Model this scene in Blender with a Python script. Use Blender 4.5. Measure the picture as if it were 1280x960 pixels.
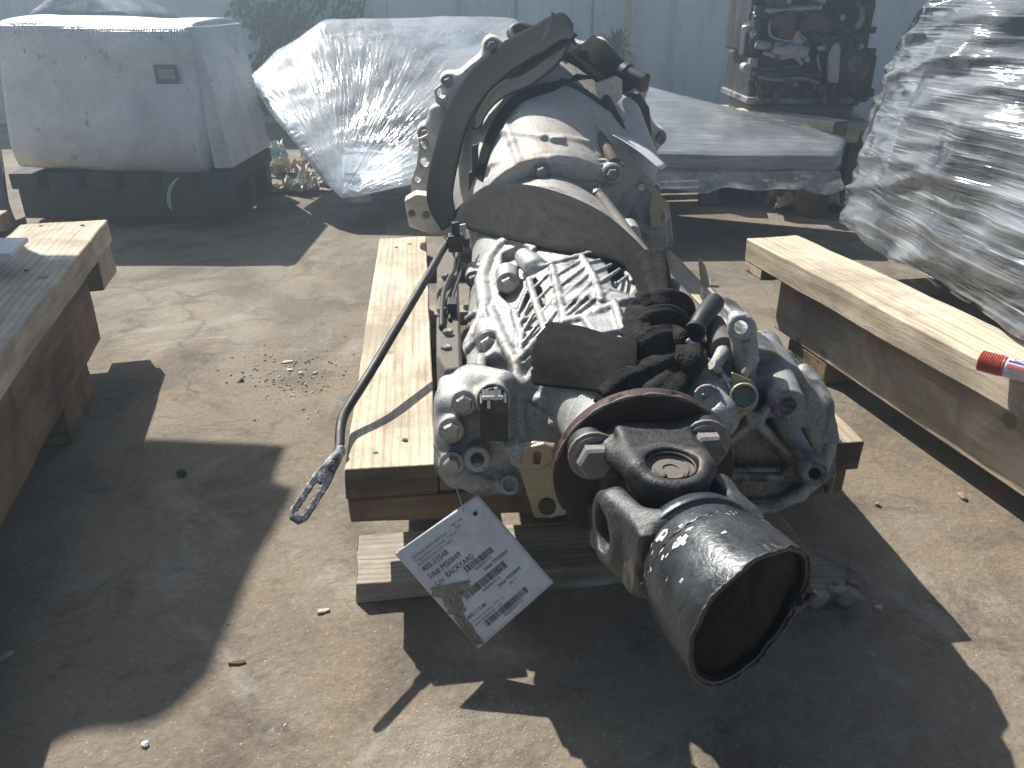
import bpy, bmesh, math, random
import numpy as np
from mathutils import Vector, Matrix
random.seed(7); rng = np.random.RandomState(7)
S = bpy.context.scene
for o in list(bpy.data.objects): bpy.data.objects.remove(o)

# ------------------------------------------------------------ camera, sky, sun, exposure
PITCH = math.radians(25.7); CAMH = .59; F = 1000.
CP, SP = math.cos(PITCH), math.sin(PITCH)
cam = bpy.data.objects.new('camera', bpy.data.cameras.new('camera')); S.collection.objects.link(cam)
cam.location = (0, 0, CAMH); cam.rotation_euler = (math.pi/2-PITCH, 0, 0)
cam.data.sensor_width = 36; cam.data.lens = 36*F/1280; cam.data.clip_start = .02; cam.data.clip_end = 500
S.camera = cam
SUN_EL, SUN_AZ = math.radians(46.5), math.radians(37)
TO_SUN = Vector((-math.sin(SUN_AZ)*math.cos(SUN_EL), math.cos(SUN_AZ)*math.cos(SUN_EL), math.sin(SUN_EL)))
w = bpy.data.worlds.new('World'); S.world = w; w.use_nodes = True
nt = w.node_tree; bg = nt.nodes['Background']
sky = nt.nodes.new('ShaderNodeTexSky'); sky.sky_type = 'NISHITA'; sky.sun_disc = False
sky.sun_elevation = SUN_EL; sky.sun_rotation = -SUN_AZ; sky.dust_density = 1.5
nt.links.new(sky.outputs[0], bg.inputs[0]); bg.inputs[1].default_value = .05
sun = bpy.data.objects.new('sun', bpy.data.lights.new('sun', 'SUN')); S.collection.objects.link(sun)
sun.data.energy = 5.0; sun.data.angle = math.radians(.55); sun.data.color = (1, .95, .87)
sun.rotation_euler = TO_SUN.to_track_quat('Z', 'Y').to_euler()
S.view_settings.view_transform = 'Standard'; S.view_settings.look = 'None'
S.view_settings.exposure = .88; S.view_settings.gamma = 1

# ------------------------------------------------------------ pixel measuring (photo is 1280 x 960)
CAM = Vector((0, 0, CAMH))
def ray(px, py):
    u, v = (px-640)/F, (py-480)/F
    return Vector((u, CP-v*SP, -SP-v*CP))
def atz(px, py, z=0.):
    d = ray(px, py); return CAM+d*((z-CAMH)/d.z)
def aty(px, py, y):
    d = ray(px, py); return CAM+d*(y/d.y)
# gearbox axis: origin in the output flange face, AX points to the bell housing
O = Vector((.106, .55, .247)); AX = Vector((-.049, 1.10, .040)).normalized()
RX = Vector((AX.y, -AX.x, 0)).normalized(); UX = RX.cross(AX)
def far(s): return s if s < .2 else .2+(s-.2)*1.4          # stations along the gearbox, metres
def P(px, py, s):
    s = far(s); d = ray(px, py); return CAM+d*((O+AX*s-CAM).dot(AX)/d.dot(AX))
def L(r, u, s):
    a = 1+max(0, s-.2)*.3; return O+RX*r*a+UX*u*a+AX*far(s)

# ------------------------------------------------------------ scene helpers
COL = S.collection
def setp(o, label=None, cat=None, group=None, kind=None):
    if label: o['label'] = label
    if cat: o['category'] = cat
    if group: o['group'] = group
    if kind: o['kind'] = kind
    return o
def thing(name, loc, label, cat, group=None, yaw=0):
    o = bpy.data.objects.new(name, None); COL.objects.link(o); o.empty_display_size = .05
    o.location = loc; o.rotation_euler.z = yaw
    return setp(o, label, cat, group)
def wloc(o):
    v = Vector((0, 0, 0))
    while o is not None: v = v+o.location; o = o.parent
    return v
def obj(name, verts, faces, m, parent=None, smooth=None, local=False, uv=None, bevel=0):
    """verts in world space unless local; smooth = sharp angle in degrees, True = all smooth"""
    me = bpy.data.meshes.new(name)
    V = np.asarray([tuple(v) for v in verts] if not isinstance(verts, np.ndarray) else verts, dtype=np.float32)
    if parent is not None and not local: V = V-np.array(wloc(parent), dtype=np.float32)
    if isinstance(faces, np.ndarray):
        me.vertices.add(len(V)); me.vertices.foreach_set('co', V.ravel())
        k = faces.shape[1]; me.loops.add(faces.size); me.polygons.add(len(faces))
        me.loops.foreach_set('vertex_index', faces.ravel().astype(np.int32))
        me.polygons.foreach_set('loop_start', np.arange(0, faces.size, k, dtype=np.int32))
        me.update(calc_edges=True)
    else:
        me.from_pydata([tuple(map(float, v)) for v in V], [], [tuple(f) for f in faces])
        bm = bmesh.new(); bm.from_mesh(me); bmesh.ops.recalc_face_normals(bm, faces=bm.faces); bm.to_mesh(me); bm.free(); me.update()
    if uv is not None:
        ul = me.uv_layers.new(name='UVMap'); li = np.zeros(len(me.loops), dtype=np.int32)
        me.loops.foreach_get('vertex_index', li); ul.data.foreach_set('uv', np.asarray(uv, dtype=np.float32)[li].ravel())
    if smooth:
        me.polygons.foreach_set('use_smooth', [True]*len(me.polygons))
        if smooth is not True: me.set_sharp_from_angle(angle=math.radians(smooth))
    me.materials.append(m)
    o = bpy.data.objects.new(name, me); COL.objects.link(o)
    if parent is not None: o.parent = parent
    if bevel:
        b = o.modifiers.new('bevel', 'BEVEL'); b.width = bevel; b.segments = 2; b.limit_method = 'ANGLE'; b.angle_limit = math.radians(38)
    return o
class MB:
    def __init__(s): s.v = []; s.f = []
    def add(s, v, f):
        n = len(s.v); s.v += [Vector(x) for x in v]; s.f += [tuple(i+n for i in q) for q in f]
    def box(s, c, half, ax=None):
        ax = ax or (Vector((1, 0, 0)), Vector((0, 1, 0)), Vector((0, 0, 1))); c = Vector(c)
        v = [c+ax[0]*(half[0]*i)+ax[1]*(half[1]*j)+ax[2]*(half[2]*k) for k in (-1, 1) for j in (-1, 1) for i in (-1, 1)]
        s.add(v, [(0, 2, 3, 1), (4, 5, 7, 6), (0, 1, 5, 4), (2, 6, 7, 3), (0, 4, 6, 2), (1, 3, 7, 5)])
    def lathe(s, a, axis, prof, n=24, cap=True, flat=None, phase=0):
        a = Vector(a); axis = Vector(axis).normalized(); e1 = axis.orthogonal().normalized() if flat is None else (Vector(flat)-axis*Vector(flat).dot(axis)).normalized(); e2 = axis.cross(e1)
        v = [a+axis*t+(e1*math.cos(q)+e2*math.sin(q))*r for t, r in prof for q in [2*math.pi*i/n+phase for i in range(n)]]
        f = [(j*n+i, j*n+(i+1) % n, (j+1)*n+(i+1) % n, (j+1)*n+i) for j in range(len(prof)-1) for i in range(n)]
        if cap: f.append(tuple(range(n-1, -1, -1))); f.append(tuple(range((len(prof)-1)*n, len(prof)*n)))
        s.add(v, f)
    def cyl(s, a, b, r, r2=None, n=20):
        a, b = Vector(a), Vector(b); s.lathe(a, b-a, [(0, r), ((b-a).length, r if r2 is None else r2)], n)
    def tube(s, pts, r, n=10, sub=6, cap=True):
        pts, rr = smooth_path([Vector(p) for p in pts], r, sub)
        t0 = (pts[1]-pts[0]).normalized(); e = t0.orthogonal().normalized(); v = []
        for i, p in enumerate(pts):
            t = (pts[min(i+1, len(pts)-1)]-pts[max(i-1, 0)]).normalized(); e = (e-t*e.dot(t)).normalized(); g = t.cross(e)
            v += [p+(e*math.cos(2*math.pi*k/n)+g*math.sin(2*math.pi*k/n))*rr[i] for k in range(n)]
        f = [(j*n+i, j*n+(i+1) % n, (j+1)*n+(i+1) % n, (j+1)*n+i) for j in range(len(pts)-1) for i in range(n)]
        if cap: f.append(tuple(range(n-1, -1, -1))); f.append(tuple(range((len(pts)-1)*n, len(pts)*n)))
        s.add(v, f)
    def prism(s, poly, d):
        """poly: world points of one face; d: extrusion vector"""
        poly = [Vector(p) for p in poly]; n = len(poly); d = Vector(d)
        nn = Vector((0, 0, 0))
        for i in range(n): nn += (poly[i]-poly[0]).cross(poly[(i+1) % n]-poly[0])
        if nn.dot(d) > 0: poly = poly[::-1]
        s.add(poly+[p+d for p in poly], [tuple(range(n)), tuple(range(2*n-1, n-1, -1))]+[(i, n+i, n+(i+1) % n, (i+1) % n) for i in range(n)])
    def build(s, name, m, parent=None, smooth=None, local=False, bevel=0): return obj(name, s.v, s.f, m, parent, smooth, local, None, bevel)
def catmull(p0, p1, p2, p3, t):
    return .5*((2*p1)+(p2-p0)*t+(2*p0-5*p1+4*p2-p3)*t*t+(3*p1-p0-3*p2+p3)*t*t*t)
def smooth_path(pts, r, sub):
    rr = list(r) if isinstance(r, (list, tuple)) else [r]*len(pts)
    if sub <= 1 or len(pts) < 3: return pts, rr
    q, ro = [], []; n = len(pts)
    for i in range(n-1):
        a, b, c, d = pts[max(i-1, 0)], pts[i], pts[i+1], pts[min(i+2, n-1)]
        for k in range(sub):
            t = k/sub; q.append(catmull(a, b, c, d, t)); ro.append(rr[i]*(1-t)+rr[i+1]*t)
    return q+[pts[-1]], ro+[rr[-1]]
def ribbon(name, edges, m, parent, thick=.0022, sub=8, wid=10, ripple=0, ragged=0, crown=0.):
    """edges: list of (left point, right point)"""
    Ls, _ = smooth_path([Vector(a) for a, b in edges], 1, sub); Rs, _ = smooth_path([Vector(b) for a, b in edges], 1, sub)
    n = len(Ls); V = []; UV = []; ln = 0
    for i in range(n):
        if i: ln += ((Ls[i]+Rs[i])/2-(Ls[i-1]+Rs[i-1])/2).length
        a, b = Ls[i], Rs[i]; t = ((Ls[min(i+1, n-1)]+Rs[min(i+1, n-1)])-(Ls[max(i-1, 0)]+Rs[max(i-1, 0)])).normalized()
        nn = (b-a).cross(t).normalized()
        for k in range(wid+1):
            q = k/wid
            off = ripple*math.sin(i*.45+q*5)+crown*math.sin(q*math.pi)
            p = a.lerp(b, q)+nn*off
            if ragged and i == n-1: p += t*random.uniform(-ragged, ragged)
            V.append(p); UV.append((q, ln/.05))
    f = [(i*(wid+1)+k, i*(wid+1)+k+1, (i+1)*(wid+1)+k+1, (i+1)*(wid+1)+k) for i in range(n-1) for k in range(wid)]
    o = obj(name, V, f, m, parent, True, uv=UV)
    md = o.modifiers.new('thick', 'SOLIDIFY'); md.thickness = thick; md.offset = 0
    return o

# ------------------------------------------------------------ distance-field modelling for cast shapes
class Field:
    def __init__(s, lo, hi, h):
        s.lo = np.array(lo, float); s.h = h; s.n = np.ceil((np.array(hi, float)-s.lo)/h).astype(int)+1
        s.d = np.full(s.n, .05, np.float32)
    def sl(s, lo, hi, pad):
        i0 = np.clip(((np.array(lo)-pad-s.lo)/s.h).astype(int), 0, s.n); i1 = np.clip(((np.array(hi)+pad-s.lo)/s.h).astype(int)+2, 0, s.n)
        sl = tuple(slice(a, b) for a, b in zip(i0, i1))
        xs = [(s.lo[k]+s.h*np.arange(i0[k], i1[k])).astype(np.float32) for k in range(3)]
        return sl, xs[0][:, None, None], xs[1][None, :, None], xs[2][None, None, :]
    def op(s, prim, k=.004, sub=False):
        fn, lo, hi = prim; sl, X, Y, Z = s.sl(lo, hi, k+3.5*s.h)
        d = s.d[sl]
        if d.size == 0: return
        v = np.broadcast_to(fn(X, Y, Z), d.shape)
        if sub: d1, v1 = -d, v
        else: d1, v1 = d, v
        hh = np.maximum(k-np.abs(d1-v1), 0)/max(k, 1e-6); m = np.minimum(d1, v1)-hh*hh*k*.25
        s.d[sl] = -m if sub else m
        return s
    def add(s, *p, k=.004):
        for q in p: s.op(q, k)
        return s
    def cut(s, *p, k=.002):
        for q in p: s.op(q, k, True)
        return s
    def val(s, p, D=None):
        D = s.d if D is None else D
        q = (np.array(p)-s.lo)/s.h; i = np.floor(q).astype(int)
        if (i < 0).any() or (i >= s.n-1).any(): return .05
        f = q-i; c = D[i[0]:i[0]+2, i[1]:i[1]+2, i[2]:i[2]+2]
        c = c[0]*(1-f[0])+c[1]*f[0]; c = c[0]*(1-f[1])+c[1]*f[1]; return float(c[0]*(1-f[2])+c[1]*f[2])
    def hit(s, px, py, D=None):
        d = ray(px, py).normalized(); t = .3
        while t < 2.2:
            v = s.val(CAM+d*t, D)
            if v < 0: return CAM+d*(t-.001)
            t += max(v*.6, s.h*.4) if v < .049 else .01
        return None
    def mesh(s):
        d = s.d.copy(); d[0] = d[-1] = .05; d[:, 0] = d[:, -1] = .05; d[:, :, 0] = d[:, :, -1] = .05
        n = s.n; ins = d < 0
        cnt = np.zeros(n-1, np.int8)
        for a in (0, 1):
            for b in (0, 1):
                for c in (0, 1): cnt += ins[a:n[0]-1+a, b:n[1]-1+b, c:n[2]-1+c]
        act = (cnt > 0) & (cnt < 8); ci = np.argwhere(act); idx = np.full(n-1, -1, np.int32); idx[act] = np.arange(len(ci))
        acc = np.zeros((len(ci), 3)); w = np.zeros(len(ci))
        for ax in range(3):
            o1, o2 = [(1, 2), (0, 2), (0, 1)][ax]
            for a in (0, 1):
                for b in (0, 1):
                    p0 = ci.copy(); p0[:, o1] += a; p0[:, o2] += b; p1 = p0.copy(); p1[:, ax] += 1
                    v0 = d[tuple(p0.T)]; v1 = d[tuple(p1.T)]; c = (v0 < 0) != (v1 < 0)
                    t = v0[c]/(v0[c]-v1[c]); q = p0[c].astype(float); q[:, ax] += t; acc[c] += q; w[c] += 1
        V = (acc/w[:, None])*s.h+s.lo; F_ = []
        for ax in range(3):
            o1, o2 = [(1, 2), (2, 0), (0, 1)][ax]
            A = [slice(None)]*3; B = [slice(None)]*3; A[ax] = slice(0, -1); B[ax] = slice(1, None)
            a, b = ins[tuple(A)], ins[tuple(B)]; e = np.argwhere(a != b)
            e = e[(e[:, o1] > 0) & (e[:, o2] > 0) & (e[:, o1] < n[o1]-1) & (e[:, o2] < n[o2]-1)]
            g = lambda i, j: idx[tuple((e-np.eye(3, dtype=int)[o1]*i-np.eye(3, dtype=int)[o2]*j).T)]
            q = np.stack([g(1, 1), g(0, 1), g(0, 0), g(1, 0)], 1); fl = b[tuple(e.T)]; q[fl] = q[fl][:, ::-1]; F_.append(q)
        Q = np.concatenate(F_); Q = Q[(Q >= 0).all(1)]
        return V.astype(np.float32), Q
    def build(s, name, m, parent=None):
        V, Q = s.mesh(); return obj(name, V, Q, m, parent, True)
def _bb(pts, r):
    a = np.array([tuple(p) for p in pts]); return a.min(0)-r, a.max(0)+r
def cap(a, b, r1, r2=None):
    r2 = r1 if r2 is None else r2; a, b = Vector(a), Vector(b); ba = b-a; L2 = max(ba.length_squared, 1e-12)
    def fn(X, Y, Z):
        x, y, z = X-a.x, Y-a.y, Z-a.z; t = np.clip((x*ba.x+y*ba.y+z*ba.z)/L2, 0, 1)
        return np.sqrt((x-t*ba.x)**2+(y-t*ba.y)**2+(z-t*ba.z)**2)-(r1+(r2-r1)*t)
    return (fn, *_bb([a, b], max(r1, r2)))
def cyl(a, b, r1, r2=None, rd=.001):
    r2 = r1 if r2 is None else r2; a, b = Vector(a), Vector(b); ln = (b-a).length; u = (b-a)/ln
    def fn(X, Y, Z):
        x, y, z = X-a.x, Y-a.y, Z-a.z; t = x*u.x+y*u.y+z*u.z; rr = np.sqrt(np.maximum(x*x+y*y+z*z-t*t, 0))
        dr = rr-(r1+(r2-r1)*np.clip(t/ln, 0, 1))+rd; dt = np.abs(t-ln/2)-ln/2+rd
        return np.sqrt(np.maximum(dr, 0)**2+np.maximum(dt, 0)**2)+np.minimum(np.maximum(dr, dt), 0)-rd
    return (fn, *_bb([a, b], max(r1, r2)))
def bxx(c, half, ax=None, rd=.004):
    ax = ax or (RX, AX, UX); c = Vector(c)
    def fn(X, Y, Z):
        x, y, z = X-c.x, Y-c.y, Z-c.z; q = [np.abs(x*a.x+y*a.y+z*a.z)-(h-rd) for a, h in zip(ax, half)]
        return np.sqrt(sum(np.maximum(t, 0)**2 for t in q))+np.minimum(np.maximum(np.maximum(q[0], q[1]), q[2]), 0)-rd
    r = sum(abs(h) for h in half); return (fn, *_bb([c], Vector(half).length))
def plate(pts, nrm, t0, t1, rd=.001):
    """flat polygon through pts, extruded from t0 to t1 along nrm"""
    nrm = Vector(nrm).normalized(); o = Vector(pts[0]); e1 = nrm.orthogonal().normalized(); e2 = nrm.cross(e1)
    pl = [((Vector(p)-o).dot(e1), (Vector(p)-o).dot(e2)) for p in pts]; n = len(pl)
    def fn(X, Y, Z):
        x, y, z = X-o.x, Y-o.y, Z-o.z
        a = x*e1.x+y*e1.y+z*e1.z; b = x*e2.x+y*e2.y+z*e2.z; t = x*nrm.x+y*nrm.y+z*nrm.z
        d = np.full(np.broadcast(a, b).shape, 1e9, np.float32); sg = np.ones_like(d)
        for i in range(n):
            vi, vj = pl[i], pl[i-1]; ex, ey = vj[0]-vi[0], vj[1]-vi[1]; wx, wy = a-vi[0], b-vi[1]
            q = np.clip((wx*ex+wy*ey)/(ex*ex+ey*ey+1e-12), 0, 1); d = np.minimum(d, (wx-ex*q)**2+(wy-ey*q)**2)
            c1 = b >= vi[1]; c2 = b < vj[1]; c3 = ex*wy > ey*wx
            sg = np.where((c1 & c2 & c3) | (~c1 & ~c2 & ~c3), -sg, sg)
        dr = sg*np.sqrt(d)+rd; dt = np.abs(t-(t0+t1)/2)-(t1-t0)/2+rd
        return np.sqrt(np.maximum(dr, 0)**2+np.maximum(dt, 0)**2)+np.minimum(np.maximum(dr, dt), 0)-rd
    return (fn, *_bb([Vector(p)+nrm*t for p in pts for t in (t0, t1)], .001))
def poly3(pxs, s): return [P(x, y, s) for x, y in pxs]

# ------------------------------------------------------------ materials
def N(nt, t, **kw):
    n = nt.nodes.new(t)
    for k, v in kw.items(): setattr(n, k, v)
    return n
def new_mat(name):
    m = bpy.data.materials.new(name); m.use_nodes = True; nt = m.node_tree
    return m, nt, nt.nodes['Principled BSDF']
def noise(nt, scale, detail=6, rough=.6, vec=None, dist=0.):
    n = N(nt, 'ShaderNodeTexNoise'); n.inputs['Scale'].default_value = scale; n.inputs['Detail'].default_value = detail
    n.inputs['Roughness'].default_value = rough; n.inputs['Distortion'].default_value = dist
    if vec is not None: nt.links.new(vec, n.inputs['Vector'])
    return n.outputs['Fac']
def coords(nt, scale=(1, 1, 1), rot=(0, 0, 0), uv=False):
    t = N(nt, 'ShaderNodeTexCoord'); mp = N(nt, 'ShaderNodeMapping'); mp.inputs['Scale'].default_value = scale; mp.inputs['Rotation'].default_value = rot
    nt.links.new(t.outputs['UV' if uv else 'Object'], mp.inputs['Vector']); return mp.outputs[0]
def ramp(nt, fac, stops, interp='LINEAR'):
    r = N(nt, 'ShaderNodeValToRGB'); r.color_ramp.interpolation = interp; e = r.color_ramp.elements
    while len(e) < len(stops): e.new(.5)
    for q, (p, c) in zip(e, stops):
        q.position = p; q.color = (*c, 1) if isinstance(c, tuple) else (c, c, c, 1)
    nt.links.new(fac, r.inputs[0]); return r.outputs[0]
def mix(nt, fac, a, b, mode='MIX'):
    m = N(nt, 'ShaderNodeMix', data_type='RGBA', blend_type=mode)
    if isinstance(fac, float): m.inputs[0].default_value = fac
    else: nt.links.new(fac, m.inputs[0])
    for v, i in ((a, 6), (b, 7)):
        if isinstance(v, tuple): m.inputs[i].default_value = (*v, 1)
        else: nt.links.new(v, m.inputs[i])
    return m.outputs[2]
def bump(nt, h, dist, strength=1., prev=None):
    b = N(nt, 'ShaderNodeBump'); b.inputs['Distance'].default_value = dist; b.inputs['Strength'].default_value = strength
    nt.links.new(h, b.inputs['Height'])
    if prev is not None: nt.links.new(prev, b.inputs['Normal'])
    return b.outputs[0]
def surf(name, a, b, c=None, scale=30, rough=(.45, .8), metal=0., fine=400, bd=.0006, bfine=.0002, cthr=(.55, .7), cscale=12, cmetal=None, spec=.5, stretch=(1, 1, 1), coat=0):
    """two-tone base with an optional third colour in patches (dirt, rust, dust)"""
    m, nt, p = new_mat(name); v = coords(nt, stretch)
    n1 = noise(nt, scale, 8, .65, v); col = ramp(nt, n1, [(.3, a), (.7, b)])
    n3 = noise(nt, fine, 3, .7, v); col = mix(nt, .35, col, ramp(nt, n3, [(.35, tuple(x*.55 for x in a)), (.65, tuple(min(1, x*1.25) for x in b))]))
    if c is not None:
        n2 = noise(nt, cscale, 10, .7, v, .3); msk = ramp(nt, n2, [(cthr[0], 0.), (cthr[1], 1.)])
        col = mix(nt, msk, col, c)
        if metal:
            mm = N(nt, 'ShaderNodeMath', operation='MULTIPLY_ADD'); nt.links.new(msk, mm.inputs[0]); mm.inputs[1].default_value = -metal*.9; mm.inputs[2].default_value = metal; nt.links.new(mm.outputs[0], p.inputs['Metallic'])
    elif metal: p.inputs['Metallic'].default_value = metal
    nt.links.new(col, p.inputs['Base Color']); nt.links.new(ramp(nt, n1, [(.3, rough[0]), (.7, rough[1])]), p.inputs['Roughness'])
    p.inputs['Specular IOR Level'].default_value = spec; p.inputs['Coat Weight'].default_value = coat
    nt.links.new(bump(nt, n3, bfine, 1, bump(nt, n1, bd)), p.inputs['Normal']); return m
M = {}
def casting(name, a, b, oil, dust, oth=(.5, .62), dth=(.52, .68), metal=.3, so=14, sd=9, rough=(.4, .7)):
    """cast alloy: sandy skin, oily film in blotches, tan dust in patches, scratches rubbed bright"""
    m, nt, p = new_mat(name); v = coords(nt)
    n1 = noise(nt, 55, 9, .7, v); col = ramp(nt, n1, [(.3, a), (.7, b)])
    n4 = noise(nt, 700, 3, .7, v); col = mix(nt, .5, col, ramp(nt, n4, [(.36, tuple(x*.45 for x in a)), (.62, tuple(min(.8, x*1.15) for x in b))]))
    no = noise(nt, so, 10, .72, v, .8); mo = ramp(nt, no, [(oth[0], 0.), (oth[1], .85)]); col = mix(nt, mo, col, oil)
    nd = noise(nt, sd, 10, .75, coords(nt, (1.2, .8, 1)), .4); md = ramp(nt, nd, [(dth[0], 0.), (dth[1], .8)]); col = mix(nt, md, col, dust)
    ns = noise(nt, 9, 6, .7, coords(nt, (30, 4, 1.5), (.4, .2, .8)), .2); ms = ramp(nt, ns, [(.66, 0.), (.70, .7)]); col = mix(nt, ms, col, tuple(min(.8, x*1.5) for x in b))
    sp = N(nt, 'ShaderNodeTexVoronoi'); sp.inputs['Scale'].default_value = 160; nt.links.new(v, sp.inputs['Vector']); col = mix(nt, ramp(nt, sp.outputs['Distance'], [(.10, .8), (.17, 0.)]), col, (.05, .042, .035))
    nt.links.new(col, p.inputs['Base Color'])
    mm = N(nt, 'ShaderNodeMath', operation='MULTIPLY_ADD', use_clamp=True); nt.links.new(md, mm.inputs[0]); mm.inputs[1].default_value = -metal; mm.inputs[2].default_value = metal; nt.links.new(mm.outputs[0], p.inputs['Metallic'])
    r = mix(nt, mo, ramp(nt, n1, [(.3, rough[0]), (.7, rough[1])]), (.3, .3, .3)); nt.links.new(r, p.inputs['Roughness'])
    nt.links.new(bump(nt, n4, .00045, 1, bump(nt, n1, .0009, 1, bump(nt, nd, .0018))), p.inputs['Normal']); return m
M['alu'] = casting('cast_aluminium', (.25, .252, .25), (.50, .50, .49), (.055, .052, .05), (.28, .215, .155), (.53, .64), (.54, .68), .3)
M['alu_dark'] = casting('oily_aluminium', (.16, .165, .17), (.36, .365, .36), (.035, .033, .032), (.17, .13, .09), (.46, .58), (.55, .7))
M['alu_bell'] = casting('dusty_bell_aluminium', (.46, .435, .40), (.68, .655, .61), (.16, .14, .12), (.42, .34, .26), (.6, .72), (.5, .66), .2, 8, 7, (.5, .8))
M['bolt'] = surf('zinc_bolt', (.26, .25, .235), (.48, .46, .43), (.26, .16, .10), 160, (.32, .55), .75, 900, .0002, .0001, (.56, .7), 60)
M['bolt_rust'] = surf('greyed_rusty_bolt', (.15, .138, .13), (.30, .285, .27), (.12, .075, .05), 160, (.45, .7), .4, 900, .0003, .0001, (.52, .66), 60)
M['rust'] = surf('dark_rust', (.016, .009, .009), (.075, .022, .018), (.025, .023, .024), 50, (.5, .8), .2, 420, .0015, .0006, (.46, .6), 18)
M['black_iron'] = surf('painted_black_iron', (.010, .011, .012), (.032, .033, .035), (.085, .072, .06), 70, (.38, .62), .1, 420, .0012, .0005, (.5, .66), 26, spec=.5)
M['yoke_paint'] = surf('worn_dark_yoke_paint', (.022, .024, .027), (.075, .078, .08), (.14, .115, .09), 85, (.32, .6), .25, 420, .0012, .0005, (.52, .66), 34, spec=.6)
M['tan_iron'] = surf('dust_caked_iron', (.10, .085, .07), (.19, .165, .14), (.10, .075, .055), 60, (.6, .85), .1, 500, .0005, .0003)
M['zinc_yellow'] = surf('yellow_zinc_plate', (.27, .24, .17), (.4, .36, .27), (.2, .16, .11), 50, (.4, .6), .5, 500, .0003, .0002)
M['steel_dark'] = surf('dark_greasy_steel', (.022, .021, .021), (.06, .056, .052), (.12, .09, .065), 50, (.4, .65), .4, 500, .0004, .0003)
M['black_plastic'] = surf('black_plastic', (.012, .012, .014), (.03, .03, .032), (.11, .09, .07), 60, (.4, .6), 0, 500, .0002, .0002, (.6, .72), 25)
M['hose'] = surf('dusty_rubber_hose', (.07, .062, .054), (.15, .13, .11), (.2, .16, .12), 70, (.6, .85), 0, 500, .0003, .0002)
M['silver'] = surf('bright_machined_metal', (.45, .47, .5), (.62, .63, .65), None, 60, (.2, .35), .9, 500, .0002, .0001)
M['rust_orange'] = surf('red_brown_rust', (.075, .028, .02), (.17, .065, .045), (.03, .02, .018), 30, (.6, .8), .1, 200)
M['engine_dark'] = surf('oily_engine_iron', (.02, .021, .022), (.07, .07, .07), (.13, .09, .065), 22, (.4, .65), .3, 200, .001, .0005)
def wood_mat(name, a, b, dark, axis, weather=.4):
    m, nt, p = new_mat(name); st = [(1.2, 16, 16), (16, 1.2, 16)][axis]; v = coords(nt, st)
    g = noise(nt, 5, 9, .62, v, .6); col = ramp(nt, g, [(.28, dark), (.48, a), (.72, b)])
    w2 = N(nt, 'ShaderNodeTexWave', wave_type='BANDS', bands_direction=['Y', 'X'][axis]); w2.inputs['Scale'].default_value = 34; w2.inputs['Distortion'].default_value = 7; w2.inputs['Detail'].default_value = 3
    w2.inputs['Detail Scale'].default_value = .6; nt.links.new(coords(nt, [(.12, 1, 1), (1, .12, 1)][axis]), w2.inputs['Vector'])
    col = mix(nt, .28, col, ramp(nt, w2.outputs['Fac'], [(.0, dark), (.5, b)]))
    s2 = noise(nt, 9, 8, .7, coords(nt), .6); st_ = ramp(nt, s2, [(.46, 0.), (.64, weather)]); col = mix(nt, st_, col, tuple(x*.42 for x in a))
    f = noise(nt, 60, 4, .7, v); col = mix(nt, ramp(nt, f, [(.62, 0.), (.72, .55)]), col, tuple(x*.5 for x in dark))
    vo = N(nt, 'ShaderNodeTexVoronoi'); vo.inputs['Scale'].default_value = 9; nt.links.new(coords(nt), vo.inputs['Vector'])
    col = mix(nt, ramp(nt, vo.outputs['Distance'], [(.07, .75), (.1, 0.)]), col, tuple(x*.35 for x in a))
    nt.links.new(col, p.inputs['Base Color']); p.inputs['Roughness'].default_value = .82; p.inputs['Specular IOR Level'].default_value = .25
    nt.links.new(bump(nt, f, .0006, 1, bump(nt, g, .0015)), p.inputs['Normal']); return m
for k, ax in (('y', 1), ('x', 0)):
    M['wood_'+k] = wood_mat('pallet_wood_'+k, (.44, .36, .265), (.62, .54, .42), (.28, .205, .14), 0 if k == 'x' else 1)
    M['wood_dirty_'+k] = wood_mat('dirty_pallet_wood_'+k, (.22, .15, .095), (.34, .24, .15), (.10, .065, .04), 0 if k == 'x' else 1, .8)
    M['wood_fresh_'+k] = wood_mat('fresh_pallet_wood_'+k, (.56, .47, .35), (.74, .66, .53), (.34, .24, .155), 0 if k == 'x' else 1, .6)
M['wood_end'] = wood_mat('shade_dark_end_grain', (.17, .125, .085), (.27, .205, .145), (.075, .05, .035), 0, .8)  # board ends darkened: shade of the end faces put into the colour
M['wood_grey_x'] = wood_mat('weathered_grey_wood', (.33, .29, .235), (.48, .43, .36), (.13, .11, .09), 0, .5)

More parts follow.
